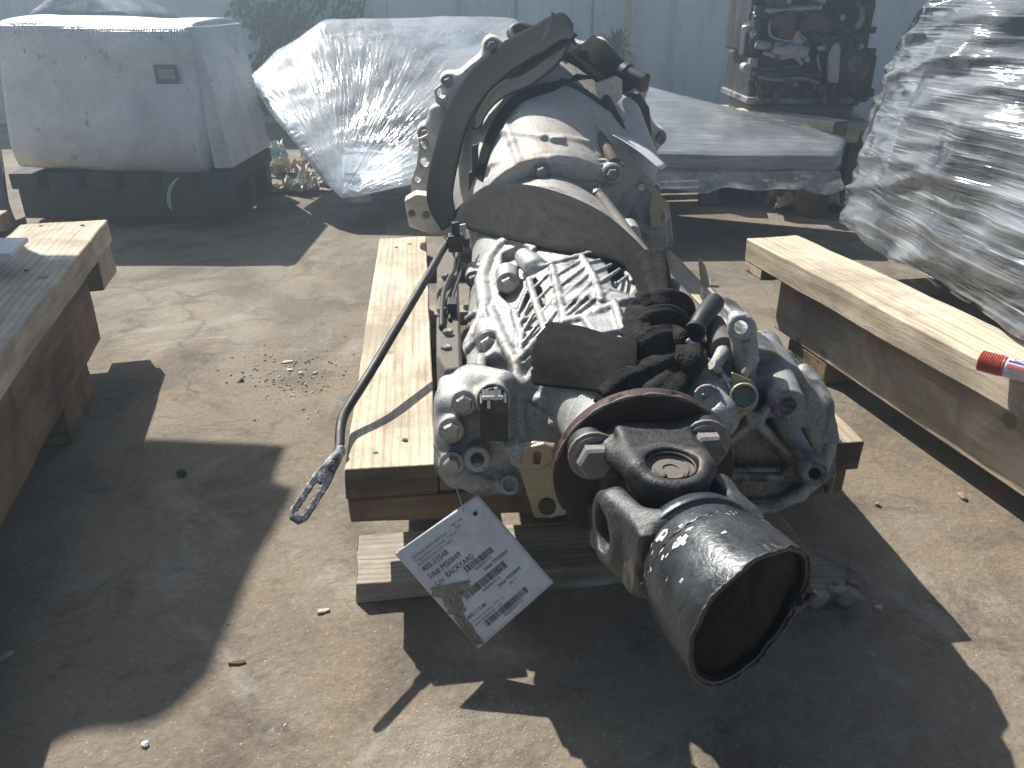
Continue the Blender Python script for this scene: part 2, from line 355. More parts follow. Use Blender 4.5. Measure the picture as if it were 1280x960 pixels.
def ground_mat():
    m, nt, p = new_mat('worn_concrete'); v = coords(nt)
    a = noise(nt, 1.6, 8, .62, v, .4); col = ramp(nt, a, [(.34, (.135, .108, .08)), (.5, (.225, .187, .142)), (.66, (.315, .275, .222))])
    o = noise(nt, 3.1, 7, .65, v, 1.2); col = mix(nt, ramp(nt, o, [(.49, 0.), (.65, .85)]), col, (.235, .168, .105))
    d = noise(nt, 7, 9, .72, v, .5); col = mix(nt, ramp(nt, d, [(.50, 0.), (.62, .85)]), col, (.075, .058, .045))
    pale = noise(nt, 4.3, 9, .7, v, .9); col = mix(nt, ramp(nt, pale, [(.54, 0.), (.67, .6)]), col, (.47, .445, .40))
    oil = noise(nt, 2.3, 8, .66, coords(nt, (1, .7, 1)), 1.6); col = mix(nt, ramp(nt, oil, [(.49, 0.), (.62, .8)]), col, (.095, .077, .06))
    ck = N(nt, 'ShaderNodeTexVoronoi', feature='DISTANCE_TO_EDGE'); ck.inputs['Scale'].default_value = 1.35
    wv = N(nt, 'ShaderNodeVectorMath', operation='ADD'); nn_ = N(nt, 'ShaderNodeTexNoise'); nn_.inputs['Scale'].default_value = 9; nn_.inputs['Detail'].default_value = 6; nt.links.new(v, nn_.inputs['Vector']); sc_ = N(nt, 'ShaderNodeVectorMath', operation='SCALE'); nt.links.new(nn_.outputs['Color'], sc_.inputs[0]); sc_.inputs['Scale'].default_value = .16; nt.links.new(v, wv.inputs[0]); nt.links.new(sc_.outputs[0], wv.inputs[1]); nt.links.new(wv.outputs[0], ck.inputs['Vector'])
    crk = ramp(nt, ck.outputs['Distance'], [(.0, 1.), (.004, .7), (.007, 0.)]); gt = ramp(nt, noise(nt, 1.9, 3, .5, v), [(.5, 0.), (.6, .75)]); cm = N(nt, 'ShaderNodeMath', operation='MULTIPLY'); nt.links.new(crk, cm.inputs[0]); nt.links.new(gt, cm.inputs[1]); col = mix(nt, cm.outputs[0], col, (.04, .034, .03))
    g = noise(nt, 130, 6, .75, v); col = mix(nt, .30, col, ramp(nt, g, [(.3, (.12, .105, .085)), (.52, (.25, .212, .165)), (.74, (.46, .42, .355))]))
    vo = N(nt, 'ShaderNodeTexVoronoi'); vo.inputs['Scale'].default_value = 170; nt.links.new(v, vo.inputs['Vector'])
    col = mix(nt, ramp(nt, vo.outputs['Distance'], [(.12, .4), (.22, 0.)]), col, ramp(nt, noise(nt, 90, 2, .5, v), [(.45, (.07, .05, .04)), (.6, (.6, .56, .48))]))
    nt.links.new(col, p.inputs['Base Color']); p.inputs['Roughness'].default_value = .85; p.inputs['Specular IOR Level'].default_value = .3
    b = bump(nt, noise(nt, 22, 8, .7, v), .006); b = bump(nt, g, .0016, 1, b); nt.links.new(b, p.inputs['Normal']); return m
M['ground'] = ground_mat()
def wall_mat():
    m, nt, p = new_mat('painted_wall'); v = coords(nt)
    a = noise(nt, 1.3, 8, .65, v, .5); col = ramp(nt, a, [(.36, (.60, .68, .74)), (.62, (.78, .83, .87))])
    st = noise(nt, 3, 8, .7, coords(nt, (3.5, 1, .5)), .3); col = mix(nt, ramp(nt, st, [(.5, 0.), (.68, .6)]), col, (.32, .39, .40))
    nt.links.new(col, p.inputs['Base Color']); p.inputs['Roughness'].default_value = .7; nt.links.new(bump(nt, noise(nt, 20, 6, .6, v), .004), p.inputs['Normal']); return m
M['wall'] = wall_mat()
def webbing(name, a, b):
    m, nt, p = new_mat(name); v = coords(nt, (1, 1, 1), uv=True)
    w1 = N(nt, 'ShaderNodeTexWave', bands_direction='X'); w1.inputs['Scale'].default_value = 15.; w1.inputs['Distortion'].default_value = .4; nt.links.new(v, w1.inputs['Vector'])
    w2 = N(nt, 'ShaderNodeTexWave', bands_direction='Y'); w2.inputs['Scale'].default_value = 14.; w2.inputs['Distortion'].default_value = .8; nt.links.new(v, w2.inputs['Vector'])
    h = N(nt, 'ShaderNodeMath', operation='ADD'); nt.links.new(w1.outputs['Fac'], h.inputs[0]); nt.links.new(w2.outputs['Fac'], h.inputs[1])
    n = noise(nt, 6, 8, .7, coords(nt, (1, .35, 1), uv=True)); col = ramp(nt, n, [(.38, a), (.72, b)])
    f = noise(nt, 55, 4, .7, coords(nt, (.25, 1, 1), uv=True)); col = mix(nt, ramp(nt, f, [(.5, 0.), (.7, .35)]), col, tuple(min(1, x*2.2) for x in b))
    nt.links.new(col, p.inputs['Base Color']); p.inputs['Roughness'].default_value = .95; p.inputs['Specular IOR Level'].default_value = .08
    nt.links.new(bump(nt, h.outputs[0], .00022), p.inputs['Normal']); return m
M['web'] = webbing('black_webbing', (.008, .008, .009), (.024, .023, .022))
M['web_grey'] = webbing('grey_webbing', (.014, .014, .015), (.04, .038, .036))  # slightly paler webbing for the front and top bands
def knot_mat():
    m, nt, p = new_mat('knotted_webbing'); v = coords(nt)
    ck = N(nt, 'ShaderNodeTexVoronoi'); ck.inputs['Scale'].default_value = 420; nt.links.new(coords(nt, (1, 1, .6)), ck.inputs['Vector'])
    n = noise(nt, 50, 6, .65, v); nt.links.new(ramp(nt, n, [(.35, (.010, .010, .011)), (.7, (.036, .033, .031))]), p.inputs['Base Color'])
    p.inputs['Roughness'].default_value = .95; p.inputs['Specular IOR Level'].default_value = .12
    nt.links.new(bump(nt, ck.outputs['Distance'], .0012), p.inputs['Normal']); return m
M['knot'] = knot_mat()
def film_mat(name, lo=.15, hi=.6, tint=(.88, .93, .97), sc=(1, 1, 1), rot=(0, 0, 0), freq=26, gloss=.12, cloud=.5, bd=.004, fan=None):
    """stretch film: clear streaks mixed with milky ones, glossy folds along the pull of the film"""
    m, nt, p = new_mat(name); out = nt.nodes['Material Output']; nt.nodes.remove(p)
    if fan is None: v = coords(nt, sc, rot)
    else:       # folds that radiate from one gathered corner
        tc = N(nt, 'ShaderNodeTexCoord'); sb = N(nt, 'ShaderNodeVectorMath', operation='SUBTRACT'); nt.links.new(tc.outputs['Object'], sb.inputs[0]); sb.inputs[1].default_value = fan
        nm = N(nt, 'ShaderNodeVectorMath', operation='NORMALIZE'); nt.links.new(sb.outputs[0], nm.inputs[0])
        ln = N(nt, 'ShaderNodeVectorMath', operation='LENGTH'); nt.links.new(sb.outputs[0], ln.inputs[0])
        mm = N(nt, 'ShaderNodeMath', operation='MULTIPLY'); nt.links.new(ln.outputs['Value'], mm.inputs[0]); mm.inputs[1].default_value = .12
        ad = N(nt, 'ShaderNodeVectorMath', operation='ADD'); nt.links.new(nm.outputs[0], ad.inputs[0]); nt.links.new(mm.outputs[0], ad.inputs[1]); v = ad.outputs[0]
    s1 = noise(nt, freq, 4, .6, v, .06); s0 = noise(nt, 4.5, 5, .6, coords(nt), .6); s2 = noise(nt, freq*2.3, 3, .6, v, .0)
    hs = N(nt, 'ShaderNodeMath', operation='MULTIPLY_ADD'); nt.links.new(s2, hs.inputs[0]); hs.inputs[1].default_value = .35; nt.links.new(s1, hs.inputs[2])
    nb = bump(nt, hs.outputs[0], bd, 1)
    tr = N(nt, 'ShaderNodeBsdfTransparent'); tr.inputs[0].default_value = (*tint, 1)
    tl = N(nt, 'ShaderNodeBsdfTranslucent'); tl.inputs[0].default_value = (.9, .94, .97, 1); nt.links.new(nb, tl.inputs['Normal'])
    df = N(nt, 'ShaderNodeBsdfDiffuse'); df.inputs[0].default_value = (.8, .84, .87, 1); nt.links.new(nb, df.inputs['Normal'])
    gl = N(nt, 'ShaderNodeBsdfGlossy'); gl.inputs['Roughness'].default_value = gloss; nt.links.new(nb, gl.inputs['Normal']); gl.inputs[0].default_value = (.95, .97, 1, 1)
    m1 = N(nt, 'ShaderNodeMixShader'); m1.inputs[0].default_value = .4; nt.links.new(tl.outputs[0], m1.inputs[1]); nt.links.new(df.outputs[0], m1.inputs[2])
    l1 = ramp(nt, s1, [(.52, 0.), (.72, .8)]); l2 = ramp(nt, s2, [(.6, 0.), (.68, 1.)])
    ml = N(nt, 'ShaderNodeMath', operation='MAXIMUM'); nt.links.new(l1, ml.inputs[0]); nt.links.new(l2, ml.inputs[1])
    k1 = N(nt, 'ShaderNodeMath', operation='MULTIPLY_ADD'); nt.links.new(ml.outputs[0], k1.inputs[0]); k1.inputs[1].default_value = hi-lo; k1.inputs[2].default_value = lo; k1 = k1.outputs[0]
    k0 = ramp(nt, s0, [(.42, 0.), (.64, cloud)])
    mx = N(nt, 'ShaderNodeMath', operation='ADD', use_clamp=True); nt.links.new(k1, mx.inputs[0]); nt.links.new(k0, mx.inputs[1])
    m2 = N(nt, 'ShaderNodeMixShader'); nt.links.new(mx.outputs[0], m2.inputs[0]); nt.links.new(tr.outputs[0], m2.inputs[1]); nt.links.new(m1.outputs[0], m2.inputs[2])
    fr = N(nt, 'ShaderNodeFresnel'); fr.inputs[0].default_value = 1.5; nt.links.new(nb, fr.inputs['Normal'])
    a = N(nt, 'ShaderNodeMath', operation='MULTIPLY_ADD', use_clamp=True); nt.links.new(fr.outputs[0], a.inputs[0]); a.inputs[1].default_value = 1.3; a.inputs[2].default_value = .03
    m3 = N(nt, 'ShaderNodeMixShader'); nt.links.new(a.outputs[0], m3.inputs[0]); nt.links.new(m2.outputs[0], m3.inputs[1]); nt.links.new(gl.outputs[0], m3.inputs[2])
    nt.links.new(m3.outputs[0], out.inputs[0]); return m
M['film_flat'] = film_mat('stretch_film_tight', .5, .95, sc=(.5, 8, 14), freq=6, cloud=.35, gloss=.1, bd=.003)
M['film_big'] = film_mat('stretch_film_loose', .05, .95, sc=(.5, .5, 14), rot=(math.radians(30), math.radians(24), 0), freq=4.5, cloud=.5, bd=.006, gloss=.08)
M['film_col'] = film_mat('stretch_film_cloudy', .3, .8, sc=(9, 9, 1), freq=4, bd=.003)
M['wood_black'] = surf('rotten_dark_wood', (.018, .016, .014), (.05, .042, .035), (.08, .065, .05), 30, (.7, .9), 0, 200, .002, .0006)  # near-black: shade under the crate put into the wood; plant stems too
M['crusty'] = surf('crusty_painted_steel', (.03, .03, .035), (.16, .165, .18), (.5, .5, .52), 240, (.3, .6), .4, 900, .001, .0004, (.52, .6), 130)
M['film_scrap'] = film_mat('torn_film_scrap', .4, .9, freq=40)
def foil_mat():
    m, nt, p = new_mat('woven_silver_wrap'); v = coords(nt)
    a = noise(nt, 7, 8, .65, v, .4); col = ramp(nt, a, [(.35, (.50, .53, .56)), (.65, (.72, .74, .76))])
    sp = noise(nt, 26, 8, .75, coords(nt, (1, 1, .6))); col = mix(nt, ramp(nt, sp, [(.585, 0.), (.66, .8)]), col, (.16, .15, .14))
    nt.links.new(col, p.inputs['Base Color']); p.inputs['Metallic'].default_value = .65; p.inputs['Roughness'].default_value = .3
    w1 = N(nt, 'ShaderNodeTexWave', bands_direction='X'); w1.inputs['Scale'].default_value = 45; w2 = N(nt, 'ShaderNodeTexWave', bands_direction='Z'); w2.inputs['Scale'].default_value = 45
    for q in (w1, w2): nt.links.new(v, q.inputs['Vector'])
    h = N(nt, 'ShaderNodeMath', operation='ADD'); nt.links.new(w1.outputs['Fac'], h.inputs[0]); nt.links.new(w2.outputs['Fac'], h.inputs[1])
    nt.links.new(bump(nt, h.outputs[0], .0012, .6, bump(nt, a, .012)), p.inputs['Normal']); return m
M['foil'] = foil_mat()
def flat(name, c, rough=.6, metal=0.):
    m, nt, p = new_mat(name); p.inputs['Base Color'].default_value = (*c, 1); p.inputs['Roughness'].default_value = rough; p.inputs['Metallic'].default_value = metal; return m
M['ink'] = flat('black_ink', (.015, .015, .017)); M['ink_grey'] = flat('faded_ink', (.12, .12, .125))
M['cargo'] = surf('dark_cargo', (.018, .02, .024), (.06, .065, .07), (.1, .1, .1), 9, (.5, .8), .1, 90, .004, .001)
M['cargo_grey'] = surf('grey_cargo', (.09, .095, .1), (.2, .2, .2), (.05, .05, .05), 8, (.5, .8), .2, 90, .004, .001)
M['leaf'] = surf('dark_leaf', (.03, .055, .03), (.06, .1, .05), None, 30, (.5, .7))
M['yellow_pole'] = surf('faded_yellow_paint', (.5, .47, .28), (.62, .58, .38), (.3, .28, .2), 12, (.5, .7))
M['stone'] = surf('small_stones', (.13, .10, .075), (.3, .26, .21), None, 90, (.8, .9), 0, 400)
M['chip'] = surf('pale_wood_chip', (.5, .4, .28), (.66, .55, .42), (.35, .24, .16), 60, (.7, .9))
def paper_mat():
    m, nt, p = new_mat('dirty_label_paper'); v = coords(nt)
    a = noise(nt, 30, 8, .65, v, .4); col = ramp(nt, a, [(.34, (.58, .58, .60)), (.62, (.76, .77, .79))])
    b = noise(nt, 16, 8, .7, v, .8); col = mix(nt, ramp(nt, b, [(.58, 0.), (.72, .6)]), col, (.36, .31, .25))
    nt.links.new(col, p.inputs['Base Color']); p.inputs['Roughness'].default_value = .45; nt.links.new(bump(nt, a, .0015), p.inputs['Normal']); return m
M['paper'] = paper_mat()
M['crumple'] = surf('crumpled_brown_tape', (.16, .12, .09), (.45, .38, .3), (.06, .045, .035), 130, (.3, .6), 0, 500, .0015, .0005)
M['marker_red'] = surf('red_marker_plastic', (.42, .075, .045), (.5, .1, .06), None, 60, (.3, .4), 0, 300, .0001, .00005)
M['label_white'] = surf('marker_label', (.62, .64, .7), (.7, .72, .78), None, 60, (.3, .4), 0, 300, .0001, .00005)
M['paint_flake'] = surf('exposed_chipped_metal', (.40, .39, .37), (.58, .56, .53), None, 200, (.5, .7), 0, 900)

# tube paint: dark silver grey with chipped flakes along the weld and a dark gloss
def tube_mat():
    m, nt, p = new_mat('chipped_grey_tube'); v = coords(nt)
    a = noise(nt, 28, 8, .65, v, .3); col = ramp(nt, a, [(.35, (.026, .029, .033)), (.65, (.08, .086, .092))])
    ck = noise(nt, 70, 6, .75, v, 1.2); msk = ramp(nt, ck, [(.585, 0.), (.60, 1.)]); zz = noise(nt, 11, 4, .6, v); gate = ramp(nt, zz, [(.5, 0.), (.58, 1.)]); mg = N(nt, 'ShaderNodeMath', operation='MULTIPLY'); nt.links.new(msk, mg.inputs[0]); nt.links.new(gate, mg.inputs[1]); msk = mg.outputs[0]; col = mix(nt, msk, col, (.62, .6, .56))
    ln = noise(nt, 38, 8, .6, v, 2.5); l2 = ramp(nt, ln, [(.485, 0.), (.497, .8), (.503, .8), (.515, 0.)]); col = mix(nt, l2, col, (.02, .02, .022))
    nt.links.new(col, p.inputs['Base Color']); nt.links.new(ramp(nt, a, [(.3, .22), (.7, .42)]), p.inputs['Roughness']); p.inputs['Metallic'].default_value = .55
    nt.links.new(bump(nt, noise(nt, 300, 4, .7, v), .0002, 1, bump(nt, msk, .0006, 1, bump(nt, a, .0012))), p.inputs['Normal']); return m
M['tube'] = tube_mat()

# ------------------------------------------------------------ ground, wall
def grid_sheet(name, x0, x1, y0, y1, nx, ny, zf, m, parent=None):
    V = [(x0+(x1-x0)*i/nx, y0+(y1-y0)*j/ny, 0) for j in range(ny+1) for i in range(nx+1)]
    V = [(x, y, zf(x, y)) for x, y, z in V]
    Fc = [(j*(nx+1)+i, j*(nx+1)+i+1, (j+1)*(nx+1)+i+1, (j+1)*(nx+1)+i) for j in range(ny) for i in range(nx)]
    return obj(name, V, Fc, m, parent, True)
from mathutils import noise as mnoise
g = MB()
xs = [-60, -20, -8, -4, -2.6, -2, -1.5, -1.2, -.9, -.6, -.3, 0, .3, .6, .9, 1.2, 1.5, 2, 2.6, 4, 8, 20, 60]
ys = [-40, -12, -4, -1, -.3, 0, .3, .6, .9, 1.2, 1.5, 1.8, 2.2, 2.6, 3, 3.6, 4.5, 6, 12, 30, 80]
obj('ground', [(x, y, 0) for y in ys for x in xs], [(j*len(xs)+i, j*len(xs)+i+1, (j+1)*len(xs)+i+1, (j+1)*len(xs)+i) for j in range(len(ys)-1) for i in range(len(xs)-1)], M['ground'])
setp(bpy.data.objects['ground'], kind='structure')
WY = 4.4
wall = thing('wall', (0, WY, 0), 'pale blue-grey stained yard wall of sheet panels behind the wrapped loads', 'wall')
b = MB(); b.box((0, WY+.08, .5), (9, .08, .5)); b.build('wall_base', M['wall'], wall)
b = MB(); b.box((0, WY+.08, 1.02), (9.03, .11, .025)); b.build('coping', M['wall'], wall)
edges_x = [-7.2, -6.1, -5.0, -3.95, -2.9, -2.1, -1.38, -.62, 0.02, .4, 1.62, 2.75, 3.8, 4.9, 6.0, 7.1]
for i in range(len(edges_x)-1):
    x0, x1 = edges_x[i]+.006, edges_x[i+1]-.006; n = 14; poly = []
    b = MB(); dp = .012+.006*((i*7) % 3)
    for k in range(n+1):
        x = x0+(x1-x0)*k/n; poly.append((x, WY-.001-dp-(.006 if k % 2 else 0), 0))
    V = []; Fc = []
    for z in (.0, .99):
        V += [(x, y, z+.002) for x, y, _ in poly]
    Fc = [(k, k+1, n+2+k, n+1+k) for k in range(n)]
    V += [(x0, WY-.001, .002), (x1, WY-.001, .002), (x0, WY-.001, .992), (x1, WY-.001, .992)]
    q = 2*(n+1); Fc += [(q, 0, n+1, q+2), (n, q+1, q+3, 2*n+1), tuple([q+2]+list(range(n+1, 2*n+2))+[q+3])]
    obj('wall_panel', V, Fc, M['wall'], wall)
# poles against the wall
def pole(px, r, label, m):
    a = aty(px, 60, WY-.1); t = thing('pole', (a.x, a.y, 0), label, 'pole')
    b = MB(); b.cyl((a.x, a.y, 0), (a.x, a.y, 1.16), r, n=14); b.build('post', m, t, 40)
    for z in (.3, .85):
        b = MB(); b.box((a.x, a.y+.035, z), (r*1.7, .04, .012)); b.build('wall_bracket', M['bolt_rust'], t)
pole(783, .019, 'thin faded yellow pole standing by the plant in front of the wall', M['yellow_pole'])
pole(636, .014, 'slim white pipe running up the wall above the streaky wrapped load', M['label_white'])
pole(575, .011, 'thin greenish pipe left of the white pipe on the wall', surf('greenish_pipe', (.38, .42, .3), (.5, .52, .4), None))

# ------------------------------------------------------------ timber
def timber(name, parent, c, half, m, jit=.0015, ends=0., bev=.002, seg=None):
    """sawn board in the parent's own axes with slightly wavy faces and worn ends"""
    c = Vector(c); L0 = 0 if half[0] > half[1] else 1
    n = seg or max(4, int(half[L0]*2/.03)); V = []; Fc = []
    oth = 1-L0; ph = random.uniform(0, 99)
    ring = [(-1, -1), (-.33, -1), (.33, -1), (1, -1), (1, 0), (1, 1), (.33, 1), (-.33, 1), (-1, 1), (-1, 0)]
    for i in range(n+1):
        t = -1+2*i/n
        for a, q in ring:
            p = Vector((0, 0, 0)); p[L0] = t*half[L0]; p[oth] = a*half[oth]; p[2] = q*half[2]
            d = mnoise.noise_vector(Vector((p.x*14+ph, p.y*14, p.z*14)))*jit*1.6; d[L0] *= (0 if 0 < i < n else 1+ends)
            V.append(c+p+d)
    k = len(ring)
    Fc = [(i*k+j, i*k+(j+1) % k, (i+1)*k+(j+1) % k, (i+1)*k+j) for i in range(n) for j in range(k)]
    if L0 == 0: Fc = [f[::-1] for f in Fc]; Fc += [tuple(range(k)), tuple(range((n+1)*k-1, n*k-1, -1))]
    else: Fc += [tuple(range(k-1, -1, -1)), tuple(range(n*k, (n+1)*k))]
    Fc = [f[::-1] for f in Fc]
    o = obj(name, V, Fc, m, parent, 35, local=True, bevel=bev)
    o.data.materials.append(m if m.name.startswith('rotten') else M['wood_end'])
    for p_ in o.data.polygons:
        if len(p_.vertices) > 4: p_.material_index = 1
    return o
# main pallet under the gearbox
TH = math.radians(6.2)
f0 = atz(430, 588, .164); c1 = Vector((f0.x, f0.y, 0))
pal = thing('pallet', (c1.x, c1.y, 0), 'sun-bleached wooden pallet carrying the gearbox, dirty brown cross beam at its front', 'pallet', yaw=TH)
BW = .092
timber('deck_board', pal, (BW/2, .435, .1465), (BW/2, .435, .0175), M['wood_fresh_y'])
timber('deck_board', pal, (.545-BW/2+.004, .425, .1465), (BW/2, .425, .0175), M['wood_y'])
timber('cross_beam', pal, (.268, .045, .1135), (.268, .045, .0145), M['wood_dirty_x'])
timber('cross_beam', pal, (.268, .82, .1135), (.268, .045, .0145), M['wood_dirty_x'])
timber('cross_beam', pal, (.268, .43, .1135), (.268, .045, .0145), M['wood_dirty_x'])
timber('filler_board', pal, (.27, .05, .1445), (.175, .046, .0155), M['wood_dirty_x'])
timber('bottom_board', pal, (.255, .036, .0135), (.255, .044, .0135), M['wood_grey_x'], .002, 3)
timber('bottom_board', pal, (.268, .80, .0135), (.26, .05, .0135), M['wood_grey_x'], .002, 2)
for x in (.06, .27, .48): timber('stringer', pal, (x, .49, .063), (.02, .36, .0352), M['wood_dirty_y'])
b = MB()
for x, y in ((.03, .03), (.06, .055), (.035, .8), (.06, .82), (.49, .03), (.52, .05)): b.lathe((x, y, .1635), (0, 0, 1), [(0, .0032), (.0014, .003)], 10)
b.build('nail_heads', M['steel_dark'], pal, local=True)['kind'] = 'stuff'

# ============================================================ the gearbox
gb = thing('gearbox', (O.x, O.y+.3, .164), 'used aluminium truck gearbox with transfer case strapped on the middle pallet', 'gearbox')
gbl = wloc(gb)
def bolt_mesh(name, m, washer=True, r=.0085):
    b = MB()
    if washer: b.lathe((0, 0, 0), (0, 0, 1), [(0, r*1.42), (r*.2, r*1.42), (r*.24, r*1.3)], 20)
    b.lathe((0, 0, r*.2), (0, 0, 1), [(0, r*1.22), (r*.14, r*1.22)], 20)
    b.lathe((0, 0, r*.3), (0, 0, 1), [(0, r), (r*.78, r), (r*.95, r*.84), (r*.9, r*.6), (r*.86, .0003)], 6)
    o = b.build(name, m, None, 30); me = o.data; bpy.data.objects.remove(o); return me
BM = {'z': bolt_mesh('bolt', M['bolt']), 'r': bolt_mesh('bolt', M['bolt_rust']), 'd': bolt_mesh('bolt', M['steel_dark'])}
def bolt(pos, nrm, parent, kind='z', sc=1., spin=None):
    o = bpy.data.objects.new('bolt', BM[kind]); COL.objects.link(o); o.parent = parent
    q = Vector(nrm).to_track_quat('Z', 'Y') @ Vector((0, 0, 1)).rotation_difference(Vector((0, 0, 1)))
    q = q @ Matrix.Rotation(random.uniform(0, 6) if spin is None else spin, 4, 'Z').to_quaternion()
    o.rotation_mode = 'QUATERNION'; o.rotation_quaternion = q; o.location = Vector(pos)-wloc(parent); o.scale = (sc,)*3
    return o
NF = -AX                                   # direction that faces the camera along the gearbox

# ---- bell housing
H = .0032
_cyl, _cap = cyl, cap
def cyl(a, b, r1, r2=None, rd=.001): return _cyl(a, b, r1*1.19, None if r2 is None else r2*1.19, rd)
def cap(a, b, r1, r2=None): return _cap(a, b, r1*1.15, None if r2 is None else r2*1.15)
cs = [np.array(L(r, u, s)) for r in (-.25, .23) for u in (-.23, .24) for s in (.61, .88)]
bf = Field(np.min(cs, 0), np.max(cs, 0), H)
CB = L(0, .012, .84)
def LB(r, u, s): return L(r, u+.012, s)
bf.add(cyl(LB(.0, -.058, .650), LB(0, 0, .83), .120, .178, .006), k=.012)
bf.add(cyl(LB(.0, -.060, .64), LB(0, -.045, .69), .12, .125, .004), k=.012)
# waist band and shoulders
bf.add(cyl(LB(0, 0, .812), LB(0, 0, .842), .190, .194, .004), k=.012)
for k in range(14):
    a = 2*math.pi*k/14+.2; c, s_ = math.cos(a), math.sin(a)
    bf.add(cap(LB(.152*c, .152*s_-.02, .74), LB(.176*c, .176*s_, .82), .003, .006), k=.012)
    bf.add(cyl(LB(.196*c, .196*s_, .815), LB(.196*c, .196*s_, .842), .014, .015, .003), k=.02)
# lugs with holes standing off the left rim, as in the photo
def lug(pts, s, th, holes, fld, k=.006):
    fld.add(plate(poly3(pts, s), AX, -th/2, th/2, .002), k=k)
    for x, y, r in holes: fld.cut(cyl(P(x, y, s)-AX*th*2, P(x, y, s)+AX*th*2, r, None, .0005), k=.001)
lug([(542, 112), (552, 104), (568, 104), (575, 130), (556, 140), (545, 132)], .815, .014, [(552, 116, .0075)], bf)
lug([(524, 172), (534, 168), (548, 175), (560, 210), (556, 235), (530, 250), (514, 246), (514, 225), (521, 205)], .80, .014, [(531, 179, .0075), (531, 202, .0072), (522, 224, .005)], bf)
bf.add(cap(P(545, 140, .80), P(552, 168, .79), .012), cap(P(541, 155, .80), P(556, 175, .79), .012), k=.015)
# left foot
bf.add(plate(poly3([(506, 248), (520, 240), (545, 243), (575, 262), (585, 292), (540, 290), (512, 280)], .76), AX, -.02, .02, .003), k=.01)
bf.add(bxx(L(-.10, -.15, .80), (.07, .04, .04), None, .012), bxx(L(.09, -.15, .80), (.08, .04, .04), None, .012), k=.02)
for x, y in ((515, 266), (533, 268)): bf.cut(cyl(P(x, y, .70), P(x, y, .78), .006), k=.001)
# starter pocket/right shoulder and a raised casting patch
bf.add(cap(P(775, 150, .76), P(800, 205, .70), .035, .03), k=.03)
bf.add(cap(P(600, 200, .71), P(640, 215, .66), .02, .02), cap(P(595, 150, .74), P(590, 235, .70), .012, .012), k=.02)
q = bf.hit(696, 173)
if q: bf.add(bxx(q, (.012, .008, .0035), None, .001), k=.002)
bfs = bf.d.copy()
for a_, b_ in (((622, 165), (735, 178)), ((615, 205), (760, 196)), ((630, 150), (650, 205))):
    p0, p1 = bf.hit(*a_, bfs), bf.hit(*b_, bfs)
    if p0 and p1:
        mid = bf.hit((a_[0]+b_[0])/2, (a_[1]+b_[1])/2, bfs) or p0.lerp(p1, .5); bf.add(cap(p0, mid, .0035), cap(mid, p1, .0035), k=.008)
bell = bf.build('bell_housing', M['alu_bell'], gb)
for k in range(14):
    a = 2*math.pi*k/14+.2; c, s_ = math.cos(a), math.sin(a)
    if s_ > -.3: bolt(LB(.197*c, .197*s_, .814), NF, bell, 'r', 1.1)
# torque converter ring glimpsed behind the rim, dark
b = MB(); b.lathe(LB(0, 0, .845), AX, [(0, .22), (.03, .22), (.032, .165), (.05, .14), (.055, .06)], 48); b.build('clutch_cover', M['steel_dark'], gb, 30)
# saw-toothed steel tab on the left of the bell (dark notched plate)
b = MB(); sN = .70
pts = [(590, 182), (598, 180), (598, 222), (592, 224), (592, 232), (601, 232), (601, 246), (594, 246), (594, 238), (586, 238), (586, 216), (590, 214)]
b.prism([P(x, y, .665) for x, y in pts], AX*.006); b.build('timing_plate', M['steel_dark'], gb, bevel=.0006)

cyl, cap = _cyl, _cap
# ---- adapter plate with its bolts
af = Field(L(-.16, -.14, .575), L(.2, .14, .70), .0022)
lo = np.min([np.array(L(r, u, s)) for r in (-.17, .2) for u in (-.14, .13) for s in (.56, .70)], 0); hi = np.max([np.array(L(r, u, s)) for r in (-.17, .2) for u in (-.14, .13) for s in (.56, .70)], 0)
af = Field(lo, hi, .0022)
pl = [(598, 262), (614, 240), (645, 215), (664, 203), (684, 198), (768, 200), (790, 208), (812, 224), (838, 262), (842, 300), (835, 345), (610, 345), (596, 310)]
af.add(plate(poly3(pl, .63), AX, 0, .022, .002), k=.003)
af.add(plate(poly3([(603, 262), (618, 244), (648, 219), (666, 207), (684, 202), (766, 204), (788, 212), (808, 228), (832, 264), (836, 340), (612, 340), (602, 310)], .63), AX, -.006, .001, .002), k=.001)
af.add(plate(poly3([(702, 228), (712, 223), (745, 224), (757, 232), (760, 262), (735, 268), (706, 258)], .63), AX, -.028, .002, .005), k=.004)
af.add(plate(poly3([(705, 229), (720, 226), (726, 250), (708, 254)], .63), AX, -.034, 0, .006), k=.003)
for x, y, r in ((677, 215, .016), (765, 217, .017), (821, 272, .016), (635, 262, .014)):
    af.add(cyl(P(x, y, .615), P(x, y, .64), r, r*1.1, .003), k=.006)
for x, y, r in ((629, 228, .006), (802, 234, .006)): af.cut(cyl(P(x, y, .60), P(x, y, .67), r), k=.001)
adp = af.build('adapter_plate', M['alu'], gb)
for x, y in ((677, 215), (765, 217), (821, 272)): bolt(P(x, y, .615), NF, adp, 'r', 1.15)
b = MB(); b.prism(poly3([(812, 262), (816, 240), (826, 243), (838, 258), (826, 262), (826, 285), (814, 285)], .60), AX*.004); b.build('clip', M['zinc_yellow'], adp, bevel=.0005)

